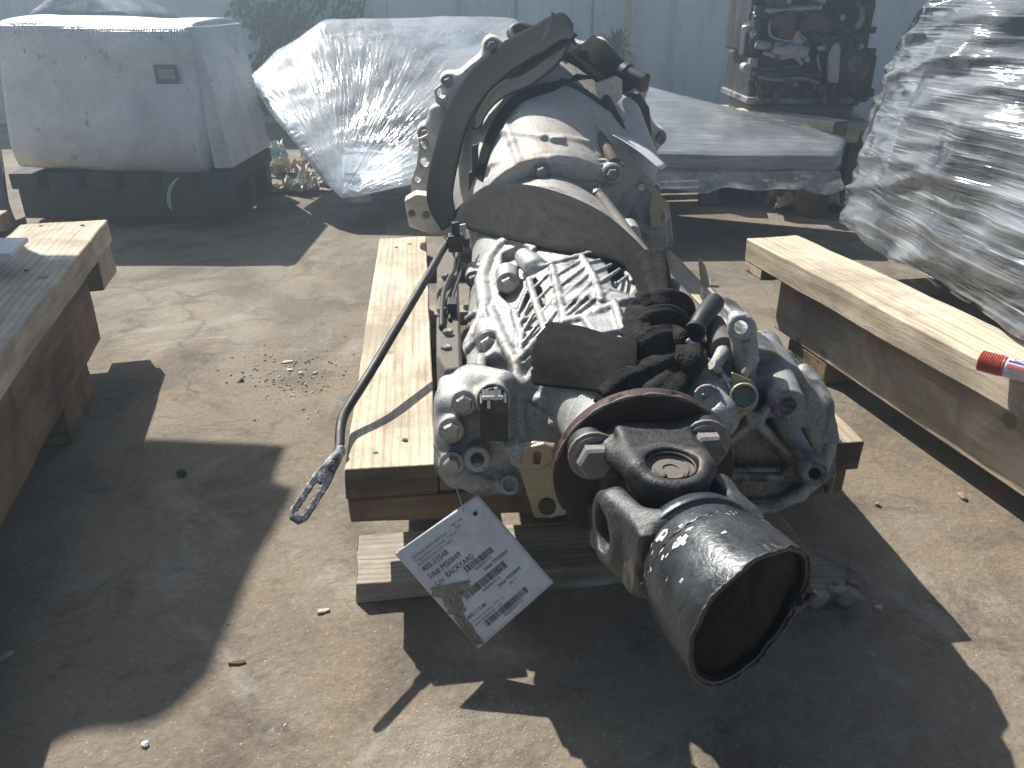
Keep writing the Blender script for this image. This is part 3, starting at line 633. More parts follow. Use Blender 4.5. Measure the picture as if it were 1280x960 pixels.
# ---- gear case: one casting with ribs, flanges, bosses, taken point by point off the photo
h = .0017
lo = np.min([np.array(L(r, u, s)) for r in (-.19, .17) for u in (-.13, .09) for s in (.0, .66)], 0); hi = np.max([np.array(L(r, u, s)) for r in (-.19, .17) for u in (-.13, .09) for s in (.0, .66)], 0)
gf = Field(lo, hi, h)
gf.add(bxx(L(-.01, -.045, .42), (.105, .33, .065), None, .04), k=.02)
gf.add(cap(L(-.01, -.035, .19), L(-.01, -.045, .64), .085, .105), k=.03)
gf.add(cap(L(-.07, -.055, .66), L(-.105, -.06, .17), .052, .05), k=.035)
gf.add(cap(L(.07, -.05, .64), L(.10, -.055, .19), .058, .05), k=.03)
gf.add(cap(L(0, -.005, .055), L(0, -.012, .22), .052, .074), k=.02)                      # tail housing
gf.add(cyl(L(0, 0, .012), L(0, 0, .075), .050, .053, .003), k=.008)
gf.add(cyl(L(0, 0, .030), L(0, 0, .040), .060, .060, .002), k=.002)                      # bright seal ring land
base = gf.d.copy()
def on(x, y, lift=0.):
    q = gf.hit(x, y, base)
    return (q-ray(x, y).normalized()*lift) if q is not None else None
def ridge(pts, r, lift=0., k=.006, sub=3, r2=None):
    k = k*.6
    pp = []
    for i in range(len(pts)-1):
        for j in range(sub): t = j/sub; pp.append((pts[i][0]*(1-t)+pts[i+1][0]*t, pts[i][1]*(1-t)+pts[i+1][1]*t))
    pp.append(pts[-1]); w3 = [on(x, y, lift) for x, y in pp]; w3 = [q for q in w3 if q is not None]; n = len(w3)
    for i in range(n-1):
        if (w3[i+1]-w3[i]).length < .06:
            ra = r if r2 is None else r+(r2-r)*i/n
            gf.add(cap(w3[i], w3[i+1], ra), k=k)
def pocket(pts, depth=.006, k=.004):
    w3 = [on(x, y) for x, y in pts]
    if any(q is None for q in w3): return
    nn = Vector((0, 0, 0))
    for i in range(len(w3)): nn += (w3[i]-w3[0]).cross(w3[(i+1) % len(w3)]-w3[0])
    nn.normalize(); nn = nn if nn.dot(CAM-w3[0]) > 0 else -nn
    gf.cut(plate(w3, nn, -depth, .012, .002), k=k)
def boss(x, y, r, fwd=.01, back=.03, k=.006, dirn=None, r2=None, hole=0, lift=0.):
    q = on(x, y, lift)
    if q is None: return None
    d = NF if dirn is None else dirn
    gf.add(cyl(q-d*back, q+d*fwd, r2 or r*1.1, r, .0015), k=k)
    if hole: gf.cut(cyl(q+d*(fwd-.012), q+d*(fwd+.01), hole, None, .0005), k=.001)
    return q+d*fwd
# lattice of cooling ribs over the top, lengthwise bars then slanted fins with recesses between
pocket([(644, 392), (662, 350), (690, 335), (742, 322), (790, 322), (800, 350), (768, 378), (700, 400), (655, 470), (640, 440)], .005, .003)
bars = [[(642, 388), (652, 420), (650, 462)], [(661, 350), (670, 380), (681, 412), (684, 440)], [(690, 334), (697, 362), (704, 392), (706, 404)], [(727, 322), (742, 346), (752, 376)], [(768, 318), (776, 332), (790, 352)]]
for q in bars: ridge(q, .0040, .0005, .004, 4)
for A_, B_, n in ((0, 1, 6), (1, 2, 6), (2, 3, 6), (3, 4, 4)):
    for i in range(n):
        t = (i+.25)/n; a = bars[A_]; b_ = bars[B_]
        def pt(q, t):
            t *= len(q)-1; j = min(int(t), len(q)-2); t -= j; return (q[j][0]*(1-t)+q[j+1][0]*t, q[j][1]*(1-t)+q[j+1][1]*t)
        ridge([pt(a, min(1, t+.1)), pt(b_, t)], .0021, .0035, .002, 3)
ridge([(700, 404), (735, 396), (775, 378), (800, 372)], .004, .001, .006)
ridge([(655, 345), (690, 330), (735, 318), (800, 316)], .004, .001, .004)
ridge([(684, 436), (668, 470), (652, 486)], .0045, .001)
# machined pad
q = on(752, 402)
if q: gf.add(plate([on(x, y, .008) for x, y in ((727, 396), (768, 384), (779, 410), (742, 424))], UX, -.012, .001, .002), k=.003)
ridge([(768, 378), (778, 412)], .004, .010, .003)
# left joint flange between the two case halves
ridge([(628, 304), (612, 325), (605, 350), (608, 378), (602, 402), (588, 430), (573, 470), (562, 505), (556, 545)], .0075, .004, .008)
ridge([(612, 325), (603, 352), (606, 380)], .010, .006, .006)
ridge([(613, 386), (628, 424), (645, 456), (650, 485), (648, 520), (652, 556)], .0052, .005, .008)
ridge([(645, 456), (668, 430), (686, 410)], .004, .004, .006)
ridge([(590, 340), (574, 368), (566, 395), (568, 425), (575, 450), (562, 478)], .008, .0, .012)
ridge([(566, 398), (580, 402), (595, 392)], .005, .003)
ridge([(568, 428), (584, 440), (598, 425)], .005, .003)
ridge([(624, 303), (645, 300), (668, 312)], .005, .006, .003)
pocket([(572, 402), (590, 398), (592, 425), (578, 430)], .012)
pocket([(626, 316), (650, 306), (664, 318), (660, 345), (640, 382), (622, 366)], .014, .004)
pocket([(600, 450), (618, 440), (632, 448), (634, 480), (612, 492), (596, 484)], .012)
ridge([(602, 448), (598, 480)], .006, .002)
b1 = boss(635, 352, .0135, .004); b2 = boss(611, 425, .0145, .006); b0 = boss(593, 347, .0125, .006)
gf.add(cap(on(655, 322, .004), on(668, 334, .004), .012, .014), k=.006)
# front lower-left block of the case with its valve bosses
FS = .125
gf.add(bxx(P(596, 545, FS+.03), (.034, .035, .044), None, .012), k=.012)
gf.add(bxx(P(570, 515, FS+.035), (.018, .03, .03), None, .01), k=.012)
gf.add(cap(P(598, 475, .17), P(628, 482, .14), .015), cap(P(585, 478, .17), P(572, 505, .14), .016), k=.012)
gf.add(cap(P(560, 500, .15), P(556, 560, .14), .010), cap(P(560, 580, .13), P(600, 600, .12), .014), cap(P(600, 600, .12), P(642, 600, .12), .013), k=.01)
gf.add(cap(P(640, 500, .15), P(655, 590, .11), .010, .008), k=.012)
gf.add(cyl(P(600, 545, .16), P(597, 575, .095), .0135, .0130, .002), k=.006); gf.cut(cyl(P(597, 574, .085), P(597, 574, .115), .0062), k=.001)
gf.add(cyl(P(637, 606, .14), P(637, 606, .095), .0100, .0095, .001), k=.004); gf.cut(cyl(P(637, 606, .08), P(637, 606, .1), .0058), k=.001)
gf.add(cyl(P(612, 498, .15), P(617, 500, .105), .017, .016, .002), k=.004); gf.cut(cyl(P(617, 500, .09), P(615, 500, .118), .0125), k=.001)
fb = [(580, 503, .112, .0125), (564, 537, .104, .0125), (565, 579, .100, .0115), (606, 424, .2, .012)]
for x, y, s, r in fb[:3]: gf.add(cyl(P(x, y, s+.05), P(x, y, s), r*1.1, r, .002), k=.006)
# right hand shoulder: lumps and webs stepping down from the adapter plate
ridge([(800, 300), (830, 322), (862, 345), (880, 372), (905, 400)], .007, .004, .012)
for x, y, r in ((815, 303, .013), (838, 327, .011), (866, 350, .013), (790, 290, .012)): boss(x, y, r, .008, .03, .010)
ridge([(838, 385), (858, 420), (880, 450), (905, 470)], .009, .003, .012)
ridge([(850, 360), (870, 395), (890, 420)], .005, .004)
pocket([(845, 375), (862, 385), (872, 410), (858, 412)], .01)
# cone behind the flange on the right with a cast circle
gf.add(cap(P(858, 470, .15), P(893, 520, .075), .036, .022), k=.012)
q = P(884, 498, .045)
case_hit = gf.hit(884, 498)
if case_hit:
    cd = (CAM-case_hit).normalized()
    gf.add(cyl(case_hit-cd*.004, case_hit+cd*.0022, .0125, None, .0005), k=.002); gf.cut(cyl(case_hit+cd*.0005, case_hit+cd*.006, .0098, None, .0003), k=.0008); gf.add(cap(case_hit+RX*.004-UX*.004+cd*.0006, case_hit-RX*.004+UX*.004+cd*.0006, .0015), cap(case_hit+RX*.004+UX*.004+cd*.0006, case_hit+RX*.004-UX*.002+cd*.0006, .0013), k=.001)
# casting flash and small pads sprinkled where the photo shows lumps
for x, y, r in ((700, 450, .004), (722, 440, .0035), (672, 500, .004), (690, 530, .003), (655, 400, .003), (560, 470, .004), (716, 470, .003)):
    q = on(x, y)
    if q: gf.add(cap(q, q+Vector((.004, .002, 0)), r), k=.006)
case = gf.build('gear_case', M['alu'], gb)
for q, k, s in ((b1, 'z', 1.15), (b2, 'z', 1.15), (b0, 'r', 1.05)):
    if q: bolt(q, NF, case, k, s)
for x, y, s, r in fb[:3]: bolt(P(x, y, s), NF+UX*.25, case, 'z', .95)
for x, y in ((866, 350), (838, 327)):
    q = gf.hit(x, y)
    if q: bolt(q+NF*.002, NF, case, 'z', 1.05 if x == 866 else .8)
b = MB(); b.lathe(L(0, 0, .030), AX, [(0, .0565), (.0, .0585), (.008, .0585), (.008, .0565)], 48); b.build('seal_ring', M['silver'], gb, 30)
# black sensor plug in the round port, with its clip
q = P(617, 512, .098); b = MB(); b.box(P(617, 520, .10), (.0125, .012, .020), (RX, AX, UX)); b.box(P(615, 497, .098), (.009, .010, .004), (RX, AX, UX)); b.cyl(P(614, 502, .13), P(616, 500, .10), .0115)
b.build('sensor_plug', M['black_plastic'], gb, 30, bevel=.0012)
b = MB(); b.box(P(616, 497, .088), (.0095, .0015, .0016), (RX, AX, UX)); b.box(P(620, 492, .086), (.0016, .0015, .006), (RX, AX, UX)); b.box(P(611, 505, .086), (.0016, .0015, .004), (RX, AX, UX)); b.build('wire_clip', M['silver'], gb, bevel=.0003)

# ---- transfer case at the right: thin flange edge, bulb with crossed webs, tube bosses
lo = np.min([np.array(L(r, u, s)) for r in (.05, .27) for u in (-.14, .07) for s in (.05, .60)], 0); hi = np.max([np.array(L(r, u, s)) for r in (.05, .27) for u in (-.14, .07) for s in (.05, .60)], 0)
tf = Field(lo, hi, .0019)
TS = .095
rim = [(880, 470), (905, 440), (935, 432), (968, 440), (1000, 462), (1026, 500), (1038, 545), (1036, 590), (1018, 616), (990, 632), (955, 640), (905, 636), (870, 610), (862, 540)]
tf.add(plate(poly3(rim, TS+.02), AX, 0, .05, .004), k=.006)
tf.add(plate([P(x, y, TS+.02) for x, y in ((862, 500), (900, 470), (960, 462), (1000, 490), (1016, 540), (1010, 588), (975, 612), (905, 614), (868, 590))], AX, -.012, .02, .005), k=.008)
tf.add(cap(P(955, 540, .17), P(900, 400, .46), .062, .035), k=.03)
tf.add(cap(P(1000, 560, .16), P(930, 440, .40), .036, .02), k=.02)
# recess the face, leaving rim and webs
fld = [[(880, 530), (902, 505), (915, 498), (936, 524), (898, 566), (880, 560)], [(922, 490), (965, 484), (972, 492), (948, 520)], [(956, 531), (975, 505), (990, 500), (1012, 560), (1003, 570)], [(903, 570), (945, 538), (985, 578), (975, 590), (900, 590)]]
for f_ in fld: tf.cut(plate(poly3(f_, TS+.008), AX, -.01, .016, .003), k=.004)
tf.cut(plate(poly3([(880, 594), (1000, 592), (996, 606), (970, 622), (905, 628), (872, 606)], TS+.02), AX, -.02, .006, .003), k=.003)
wf = Field(lo, hi, .0015)
wf.add(cap(P(886, 572, TS+.014), P(944, 525, TS+.008), .0040), cap(P(944, 525, TS+.008), P(1008, 588, TS+.008), .0046), cap(P(944, 525, TS+.008), P(916, 494, TS+.014), .0040), cap(P(948, 522, TS+.008), P(974, 492, TS+.008), .0045), cyl(P(944, 525, TS+.02), P(944, 525, TS+.002), .008), k=.004)
wf.add(cap(P(880, 590, TS+.014), P(1000, 588, TS+.012), .0048), k=.004)
lip = [(866, 606), (885, 628), (925, 638), (965, 634), (1000, 618), (1024, 596), (1036, 560)]
for a_, b_ in zip(lip, lip[1:]): wf.add(cap(P(*a_, TS+.016), P(*b_, TS+.016), .0066), k=.004)
wf.build('web_ribs', M['alu'], gb)  # paler than the face behind: contrast of bounced light put into the metal
# cast mark on the lower face
cm = P(968, 606, TS+.0262)
tf.add(cyl(cm, cm+NF*.0022, .0098, None, .0003), k=.001); tf.cut(cyl(cm+NF*.001, cm+NF*.004, .0078, None, .0003), k=.0008); tf.add(cap(cm+NF*.0008-RX*.003, cm+NF*.0008+RX*.003, .0013), k=.001)
# corner boss with hole and its strut, big tube boss with hole
tf.add(cap(P(966, 500, .12), P(1012, 582, .075), .010, .009), cyl(P(1012, 580, .11), P(1018, 592, .062), .0135, .0118, .0015), k=.008)
tf.cut(cyl(P(1018, 592, .05), P(1018, 592, .082), .0052), k=.0008)
tf.add(cyl(P(955, 430, .21), P(985, 507, .062), .0165, .0150, .002), k=.008)
tf.cut(cyl(P(985, 507, .05), P(984, 505, .09), .0068), k=.0008)
tf.add(cap(P(936, 425, .25), P(962, 460, .17), .016, .015), cap(P(905, 430, .20), P(948, 470, .14), .014), k=.012)
# ribs fanning over the outside of the bulb
for a_, s1, b_, s2, r in (((985, 445), .20, (1018, 545), .115, .006), ((1000, 480), .17, (1034, 530), .13, .006), ((965, 440), .22, (1005, 500), .12, .007), ((1005, 465), .20, (1030, 505), .14, .009), ((1016, 490), .16, (1040, 548), .12, .006), ((1014, 480), .18, (1024, 520), .13, .010)):
    tf.add(cap(P(*a_, s1), P(*b_, s2), r), k=.010)
# thin joint flange running back along the right side
fl = [((880, 352), .46), ((900, 378), .40), ((925, 402), .335), ((955, 425), .285), ((985, 447), .24), ((1010, 475), .20), ((1030, 510), .165), ((1041, 550), .135), ((1040, 590), .12)]
for (a_, s1), (b_, s2) in zip(fl, fl[1:]):
    A_, B_ = P(*a_, s1), P(*b_, s2)
    for dz in (0, -.007, -.014, -.022): tf.add(cap(A_+Vector((0, 0, dz)), B_+Vector((0, 0, dz)), .0042), k=.003)
tcase = tf.build('transfer_case', M['alu_dark'], gb)  # oily, and darkened too: shade of the recesses put into the metal
tg = MB()
fp = [P(*a_, s1)+Vector((.0035, -.001, .003)) for a_, s1 in fl]; tg.tube(fp, .0009, 5, 4); tg.build('joint_gasket', M['black_plastic'], gb, True)

# ---- ear bracket with a round eye, curved clamp and its pin; yellow plate with a hole
ef = Field(P(870, 520, .02)-Vector((.12, .1, .1)), P(930, 380, .28)+Vector((.12, .1, .1)), .0019)
BSs = .11
ef.add(plate(poly3([(913, 400), (922, 392), (936, 396), (945, 412), (950, 440), (944, 470), (932, 478), (920, 470), (916, 430)], BSs), AX, 0, .012, .003), k=.003)
ef.add(cap(P(930, 408, BSs+.006), P(934, 470, BSs-.004), .009, .008), k=.006)
ef.add(cyl(P(926, 409, BSs-.012), P(926, 409, BSs+.012), .0118, None, .0015), k=.004); ef.cut(cyl(P(926, 409, BSs-.02), P(926, 409, BSs+.02), .0062), k=.0006)
ef.add(cap(P(936, 432, BSs-.012), P(942, 448, BSs-.014), .0045), cap(P(942, 448, BSs-.014), P(934, 466, BSs-.012), .0045), k=.003)
ef.build('ear_bracket', M['alu'], gb)
yf = Field(P(928, 490, .085)-Vector((.05, .04, .06)), P(928, 490, .085)+Vector((.05, .04, .06)), .0012)
yf.add(plate(poly3([(915, 466), (944, 478), (946, 510), (922, 528), (914, 505)], .088), AX, 0, .004, .001), k=.001)
yf.add(cyl(P(930, 496, .072), P(930, 496, .092), .0125, None, .001), k=.004); yf.cut(cyl(P(930, 496, .06), P(930, 496, .084), .0095, None, .0004), k=.0006)
yf.build('bracket_plate', M['zinc_yellow'], gb)
# dust boot with a rod end: shift shaft boot to the left of the ear
b = MB(); b.tube([P(893, 402, .17), P(898, 420, .15), P(904, 436, .125)], [.0085, .0115, .0125], 16); b.lathe(P(904, 436, .126), (P(906, 441, .115)-P(904, 436, .126)), [(0, .0128), (.004, .013), (.0055, .011)], 24)
b.build('dust_boot', M['hose'], gb, 40)
b = MB(); b.tube([P(904, 438, .122), P(899, 448, .105), P(893, 458, .10)], [.0065, .006, .0055], 12); b.cyl(P(889, 456, .098), P(898, 462, .10), .0045); b.build('rod_end', M['alu'], gb, 40)
b = MB(); b.tube([P(858, 425, .13), P(878, 445, .12), P(905, 470, .10), P(914, 488, .09)], .0035, 8); b.build('vent_pipe', M['silver'], gb, True)
# small hose stub, black
b = MB(); b.tube([P(893, 378, .185), P(880, 395, .16), P(869, 414, .14)], [.010, .0095, .009], 14); b.lathe(P(870, 412, .142), P(866, 420, .13)-P(870, 412, .142), [(0, .0098), (.006, .0098), (.006, .0065), (.002, .006)], 20)
b.build('hose_stub', M['black_plastic'], gb, 50)
# long pipe and hose down the right side
b = MB(); b.tube([P(742, 240, .60), P(752, 248, .585), P(772, 275, .53), P(800, 312, .44), P(835, 352, .34), P(868, 388, .26), P(884, 404, .22)], [.0085, .009, .0095, .0095, .0095, .009, .0085], 14); b.build('long_hose', M['hose'], gb, True)
b = MB(); b.lathe(P(745, 243, .598), P(752, 252, .58)-P(745, 243, .598), [(0, .0115), (.008, .0115)], 20); b.lathe(P(742, 246, .61), (.1, -1, -.2), [(0, .017), (.006, .017), (.012, .012), (.016, .009)], 20); b.build('pipe_union', M['bolt'], gb, 35)
b = MB(); b.tube([P(716, 110, .80), P(717, 135, .77), P(728, 157, .73), P(746, 168, .69), P(757, 184, .655), P(768, 205, .63)], [.0075, .0085, .009, .009, .0105, .011], 14); b.build('breather_hose', M['hose'], gb, True)
b = MB(); b.lathe(P(745, 167, .692), P(748, 172, .68)-P(745, 167, .692), [(0, .0112), (.003, .0112)], 18); b.build('hose_clamp', M['steel_dark'], gb, 35)
# bracket tabs on the right shoulder
b = MB(); b.prism(poly3([(872, 322), (880, 335), (886, 360), (876, 358)], .30), RX*.003+AX*.002)
b.prism([P(886, 346, .29), P(898, 349, .29), P(899, 357, .28), P(888, 356, .28)], UX*-.003); b.build('shield_tab', M['zinc_yellow'], gb, bevel=.0005)
# tan drop bracket in front with a slot and a round hole
df = Field(P(665, 610, .06)-Vector((.07, .05, .09)), P(665, 610, .06)+Vector((.07, .05, .09)), .0011)
df.add(plate(poly3([(636, 560), (668, 553), (694, 556), (697, 570), (692, 590), (722, 640), (690, 648), (668, 648), (650, 590)], .078), AX, 0, .004, .001), k=.001)
df.add(plate(poly3([(652, 562), (680, 555), (693, 560), (693, 578), (676, 588), (658, 590), (652, 582)], .074), AX, 0, .006, .002), k=.001)
df.cut(cap(P(673, 568, .066), P(671, 577, .09), .0038), cyl(P(672, 569, .06), P(672, 569, .09), .0035), cyl(P(671, 576, .06), P(671, 576, .09), .0035), k=.0004)
df.cut(cyl(P(684, 633, .06), P(684, 633, .09), .0078, None, .0003), k=.0005)
df.build('drop_bracket', M['zinc_yellow'], gb)
b = MB(); b.lathe(P(684, 633, .0775), AX, [(0, .0077), (.004, .0077)], 24); b.build('rubber_plug', M['black_plastic'], gb, 40)
b = MB(); b.prism(poly3([(630, 560), (648, 556), (653, 588), (640, 582)], .085), AX*.015); b.cyl(P(645, 565, .10), P(645, 565, .075), .006); b.build('bracket_lug', M['alu'], gb, 40, bevel=.001)
# oil pan edge and bits glimpsed between the left deck board and the case
b = MB(); b.prism([P(546, 330, .50), P(560, 300, .56), P(572, 330, .50), P(578, 460, .22), P(556, 462, .22), P(545, 440, .25)], Vector((0, 0, -.05))); b.build('oil_pan', M['tan_iron'], gb, 30, bevel=.004)
for x, y, s in ((560, 420, .29), (558, 440, .26), (552, 392, .34), (557, 350, .44)): bolt(P(x, y, s)+Vector((0, 0, .0)), Vector((0, 0, 1)), gb, 'r', .75)
b = MB(); b.tube([P(572, 300, .52), P(570, 330, .46), P(555, 365, .38), P(552, 410, .30)], .0035, 8); b.tube([P(580, 330, .47), P(566, 372, .37), P(562, 400, .32)], .0022, 8); b.build('brake_pipe', M['steel_dark'], gb, True)
b = MB(); b.box(P(566, 392, .34), (.006, .012, .018), (RX, AX, UX)); b.build('relay_block', M['black_plastic'], gb, bevel=.001)

# ---- shift rod at the left with its slotted end
b = MB(); rp = [P(566, 300, .50), P(556, 310, .49), P(540, 338, .44), P(500, 405, .34), P(462, 468, .262), P(436, 508, .215), P(427, 528, .198), P(425, 548, .185), P(424, 562, .175), P(415, 580, .16)]
SRs = [(566, 300, .50)]
def RP(x, y, z): return atz(x, y, z)
rp = [RP(570, 300, .275), RP(556, 308, .27), RP(540, 336, .26), RP(500, 403, .230), RP(462, 467, .205), RP(436, 508, .188), RP(428, 524, .182), RP(425, 542, .177), RP(424, 560, .172), RP(417, 578, .168)]
b.tube(rp, [.005, .0055, .0055, .0055, .0055, .0055, .0057, .0055, .0052, .005], 12); b.build('shift_rod', M['steel_dark'], gb, True)
la, lb_ = RP(420, 572, .169), RP(368, 652, .147); d = (lb_-la); ln = d.length; d.normalize(); side = d.cross((CAM-la).normalized()).normalized(); nn = side.cross(d)
lf = Field(np.minimum(np.array(la), np.array(lb_))-.03, np.maximum(np.array(la), np.array(lb_))+.03, .0008)
W3 = [la+side*.0052, la+d*ln*.35+side*.0098, la+d*ln*.9+side*.0098, la+d*ln+side*.005, la+d*ln-side*.005, la+d*ln*.9-side*.0098, la+d*ln*.35-side*.0098, la-side*.0052]
lf.add(plate(W3, nn, -.0025, .0025, .0012), k=.001); lf.add(cap(la-d*.01, la+d*.012, .0058), k=.004)
lf.cut(plate([la+d*ln*.42+side*.0024, la+d*ln*.9+side*.0024, la+d*ln*.9-side*.0024, la+d*ln*.42-side*.0024], nn, -.01, .01, .001), k=.001)
for t in (.5, .62, .74, .84): lf.cut(cyl(la+d*ln*t-nn*.01, la+d*ln*t+nn*.01, .0034, None, .0003), k=.0006)
lf.build('slotted_end', M['crusty'], gb)
b = MB(); rj = RP(570, 303, .275); b.box(rj, (.011, .010, .012), (RX, AX, UX)); b.cyl(rj-RX*.014, rj+RX*.02, .007); b.cyl(rj, rj+UX*.03, .006); b.build('rod_joint', M['black_plastic'], gb, 30, bevel=.0015)
b = MB(); b.prism(poly3([(572, 282), (582, 280), (584, 300), (573, 302)], .50), AX*.005); b.build('lever_tip', M['alu_bell'], gb, bevel=.001)

# ============================================================ output flange, joint and cut propeller shaft
FC = P(805, 592, 0)
def D(x, y, s): return P(x, y, s)
fl = Field(FC-Vector((.09, .03, .09)), FC+Vector((.09, .03, .09)), .0013)
fl.add(cyl(FC+AX*.0, FC+AX*.011, .0735, None, .0012), cyl(FC+AX*.008, FC+AX*.02, .048, .045, .003), k=.003)
for k in range(9):
    a = random.uniform(0, 6.28); q = FC+RX*.0735*math.cos(a)+UX*.0735*math.sin(a); fl.cut(cap(q, q+AX*.003, .0022), k=.003)
flo = fl.build('output_flange', M['rust'], gb)
b = MB(); rimp = [FC+AX*.0005+(RX*math.cos(a)+UX*math.sin(a))*.0722 for a in [math.pi*(.06+.88*i/26) for i in range(27)]]
b.tube(rimp, [.0015+.0007*math.sin(i*2.1) for i in range(27)], 8, 3); b.build('upper_rim_bead', M['tan_iron'], flo, True)  # paler bead along the upper half of the rim

M['rust_inside'] = surf('dark_rusty_inside', (.005, .006, .008), (.012, .013, .016), (.03, .014, .009), 40, (.75, .9), 0, 300, .0008, .0004, (.6, .75), 18)  # near-black: the hollow tube's dark put into the colour, with rusty patches
J = Vector((.112, .484, .247))                        # centre of the universal joint
TD = Vector((.028, -.119, .017)).normalized()          # along the propeller shaft, towards the camera
TSd = TD.cross(Vector((0, 0, 1))).normalized()         # to the left in view = -TSd or +TSd
LT = -TSd if TSd.x > 0 else TSd
CU = (UX-AX*0).normalized()
# flange yoke: plate on the flange with bolt lugs, two ears (top and bottom) holding the bearing caps
yk = Field(FC-Vector((.085, .12, .085)), FC+Vector((.085, .03, .085)), .0014)
yk.add(cyl(FC-AX*.014, FC+AX*.001, .036, .040, .004), k=.004)
LG = [P(741, 566, -.012), P(879, 551, -.012), FC-RX*.026-UX*.050-AX*.012, FC+RX*.030-UX*.050-AX*.012]
for q in LG: yk.add(cyl(q-AX*.003, q+AX*.013, .0175, .019, .003), cap(q+AX*.004, FC-AX*.004, .013, .02), k=.010)
top = J+CU*.048; bot = J-CU*.048
for e_, sg in ((top, 1), (bot, -1)):
    yk.add(cyl(e_-CU*.026*sg, e_+CU*.001*sg, .028, .0275, .005), k=.004)
    yk.add(plate([e_-RX*.027-CU*.003*sg, e_+RX*.027-CU*.003*sg, FC+RX*.030+CU*.034*sg-AX*.004, FC-RX*.030+CU*.034*sg-AX*.004], CU*sg, -.02, .003, .005), k=.008)
    for sd in (-1, 1): yk.add(cap(e_+RX*.023*sd-CU*.004*sg, FC+RX*.036*sd+CU*.030*sg-AX*.006, .008, .010), k=.008)
yk.cut(cyl(top-CU*.006, top+CU*.01, .0185, None, .0006), cyl(bot+CU*.006, bot-CU*.01, .0185, None, .0006), k=.001)
yk.cut(bxx(J+AX*.006, (.024, .026, .026), None, .012), k=.006)
yko = yk.build('flange_yoke', M['black_iron'], gb)
for q in LG[:2]:
    bolt(q-AX*.003, NF+UX*.12, yko, 'r', 1.65, .3)
for q in LG[2:]: bolt(q-AX*.003, NF, yko, 'r', 1.5, .3)
for e_, sg in ((top, 1), (bot, -1)):
    b = MB(); b.lathe(e_-CU*.0075*sg, CU*sg, [(0, .0184), (.004, .0183), (.0046, .0165), (.0030, .0150), (.0035, .0125), (.0044, .0122), (.0042, .006), (.0032, .0056), (.0030, .0005)], 40); b.build('bearing_cap', M['tan_iron'], yko, 40)
    b = MB(); c0 = e_-CU*.0012*sg; arc = [c0+(RX*math.cos(a)+AX*math.sin(a))*.0172 for a in [math.radians(-60+i*300/24) for i in range(25)]]; b.tube(arc, .0012, 8, 2)
    b.tube([arc[0], arc[0]-(arc[0]-c0)*.2], .0018, 8, 1); b.tube([arc[-1], arc[-1]-(arc[-1]-c0)*.2], .0018, 8, 1); b.build('circlip', M['steel_dark'], yko, True)
# cross
b = MB()
for dv in (CU, LT): b.cyl(J-dv*.040, J+dv*.040, .013)
b.lathe(J-TD*.018, TD, [(0, .012), (.006, .019), (.030, .019), (.036, .012)], 24); b.build('joint_cross', M['tan_iron'], gb, 35)
# shaft yoke: two ears left and right running into the welded neck
sy = Field(np.minimum(np.array(J), np.array(J+TD*.1))-.085, np.maximum(np.array(J), np.array(J+TD*.1))+.085, .0014)
e0 = J+TD*.048
for sg in (1, -1):
    ec = J+LT*.046*sg
    sy.add(cyl(ec-LT*.017*sg, ec+LT*.002*sg, .0285, .027, .004), k=.003)
    side_ = [ec-CU*.0265+LT*.001*sg-TD*.002, ec+CU*.0265+LT*.001*sg-TD*.002, J+TD*.046+LT*.036*sg+CU*.030, J+TD*.058+LT*.030*sg+CU*.026, J+TD*.058+LT*.030*sg-CU*.026, J+TD*.046+LT*.036*sg-CU*.030]
    sy.add(plate(side_, LT*sg, -.013, -.002, .004), k=.012); sy.add(cap(ec+CU*.021-LT*.008*sg, e0+CU*.026+LT*.024*sg, .008, .010), cap(ec-CU*.021-LT*.008*sg, e0-CU*.026+LT*.024*sg, .008, .010), k=.010)
sy.add(cyl(e0-TD*.006, e0+TD*.008, .036, .040, .006), k=.010)
sy.cut(bxx(J+TD*.004, (.030, .045, .05), (LT, TD, CU), .02), k=.008)
sy.cut(cyl(J+LT*.02, J+LT*.07, .0172, None, .0006), cyl(J-LT*.02, J-LT*.07, .0172, None, .0006), k=.0012)
syo = sy.build('shaft_yoke', M['yoke_paint'], gb)
b = MB()
for sg in (1,): b.lathe(J-LT*.030*sg, -LT*sg, [(0, .017), (.014, .017), (.0145, .012), (.0125, .0115), (.0125, .001)], 32)
b.build('bearing_cap', M['tan_iron'], syo, 35)
b = MB(); b.lathe(J+LT*.030, LT, [(0, .0171), (.008, .0171), (.008, .0145), (.001, .0142)], 32, cap=False); b.build('cap_bore', M['steel_dark'], syo, 35)
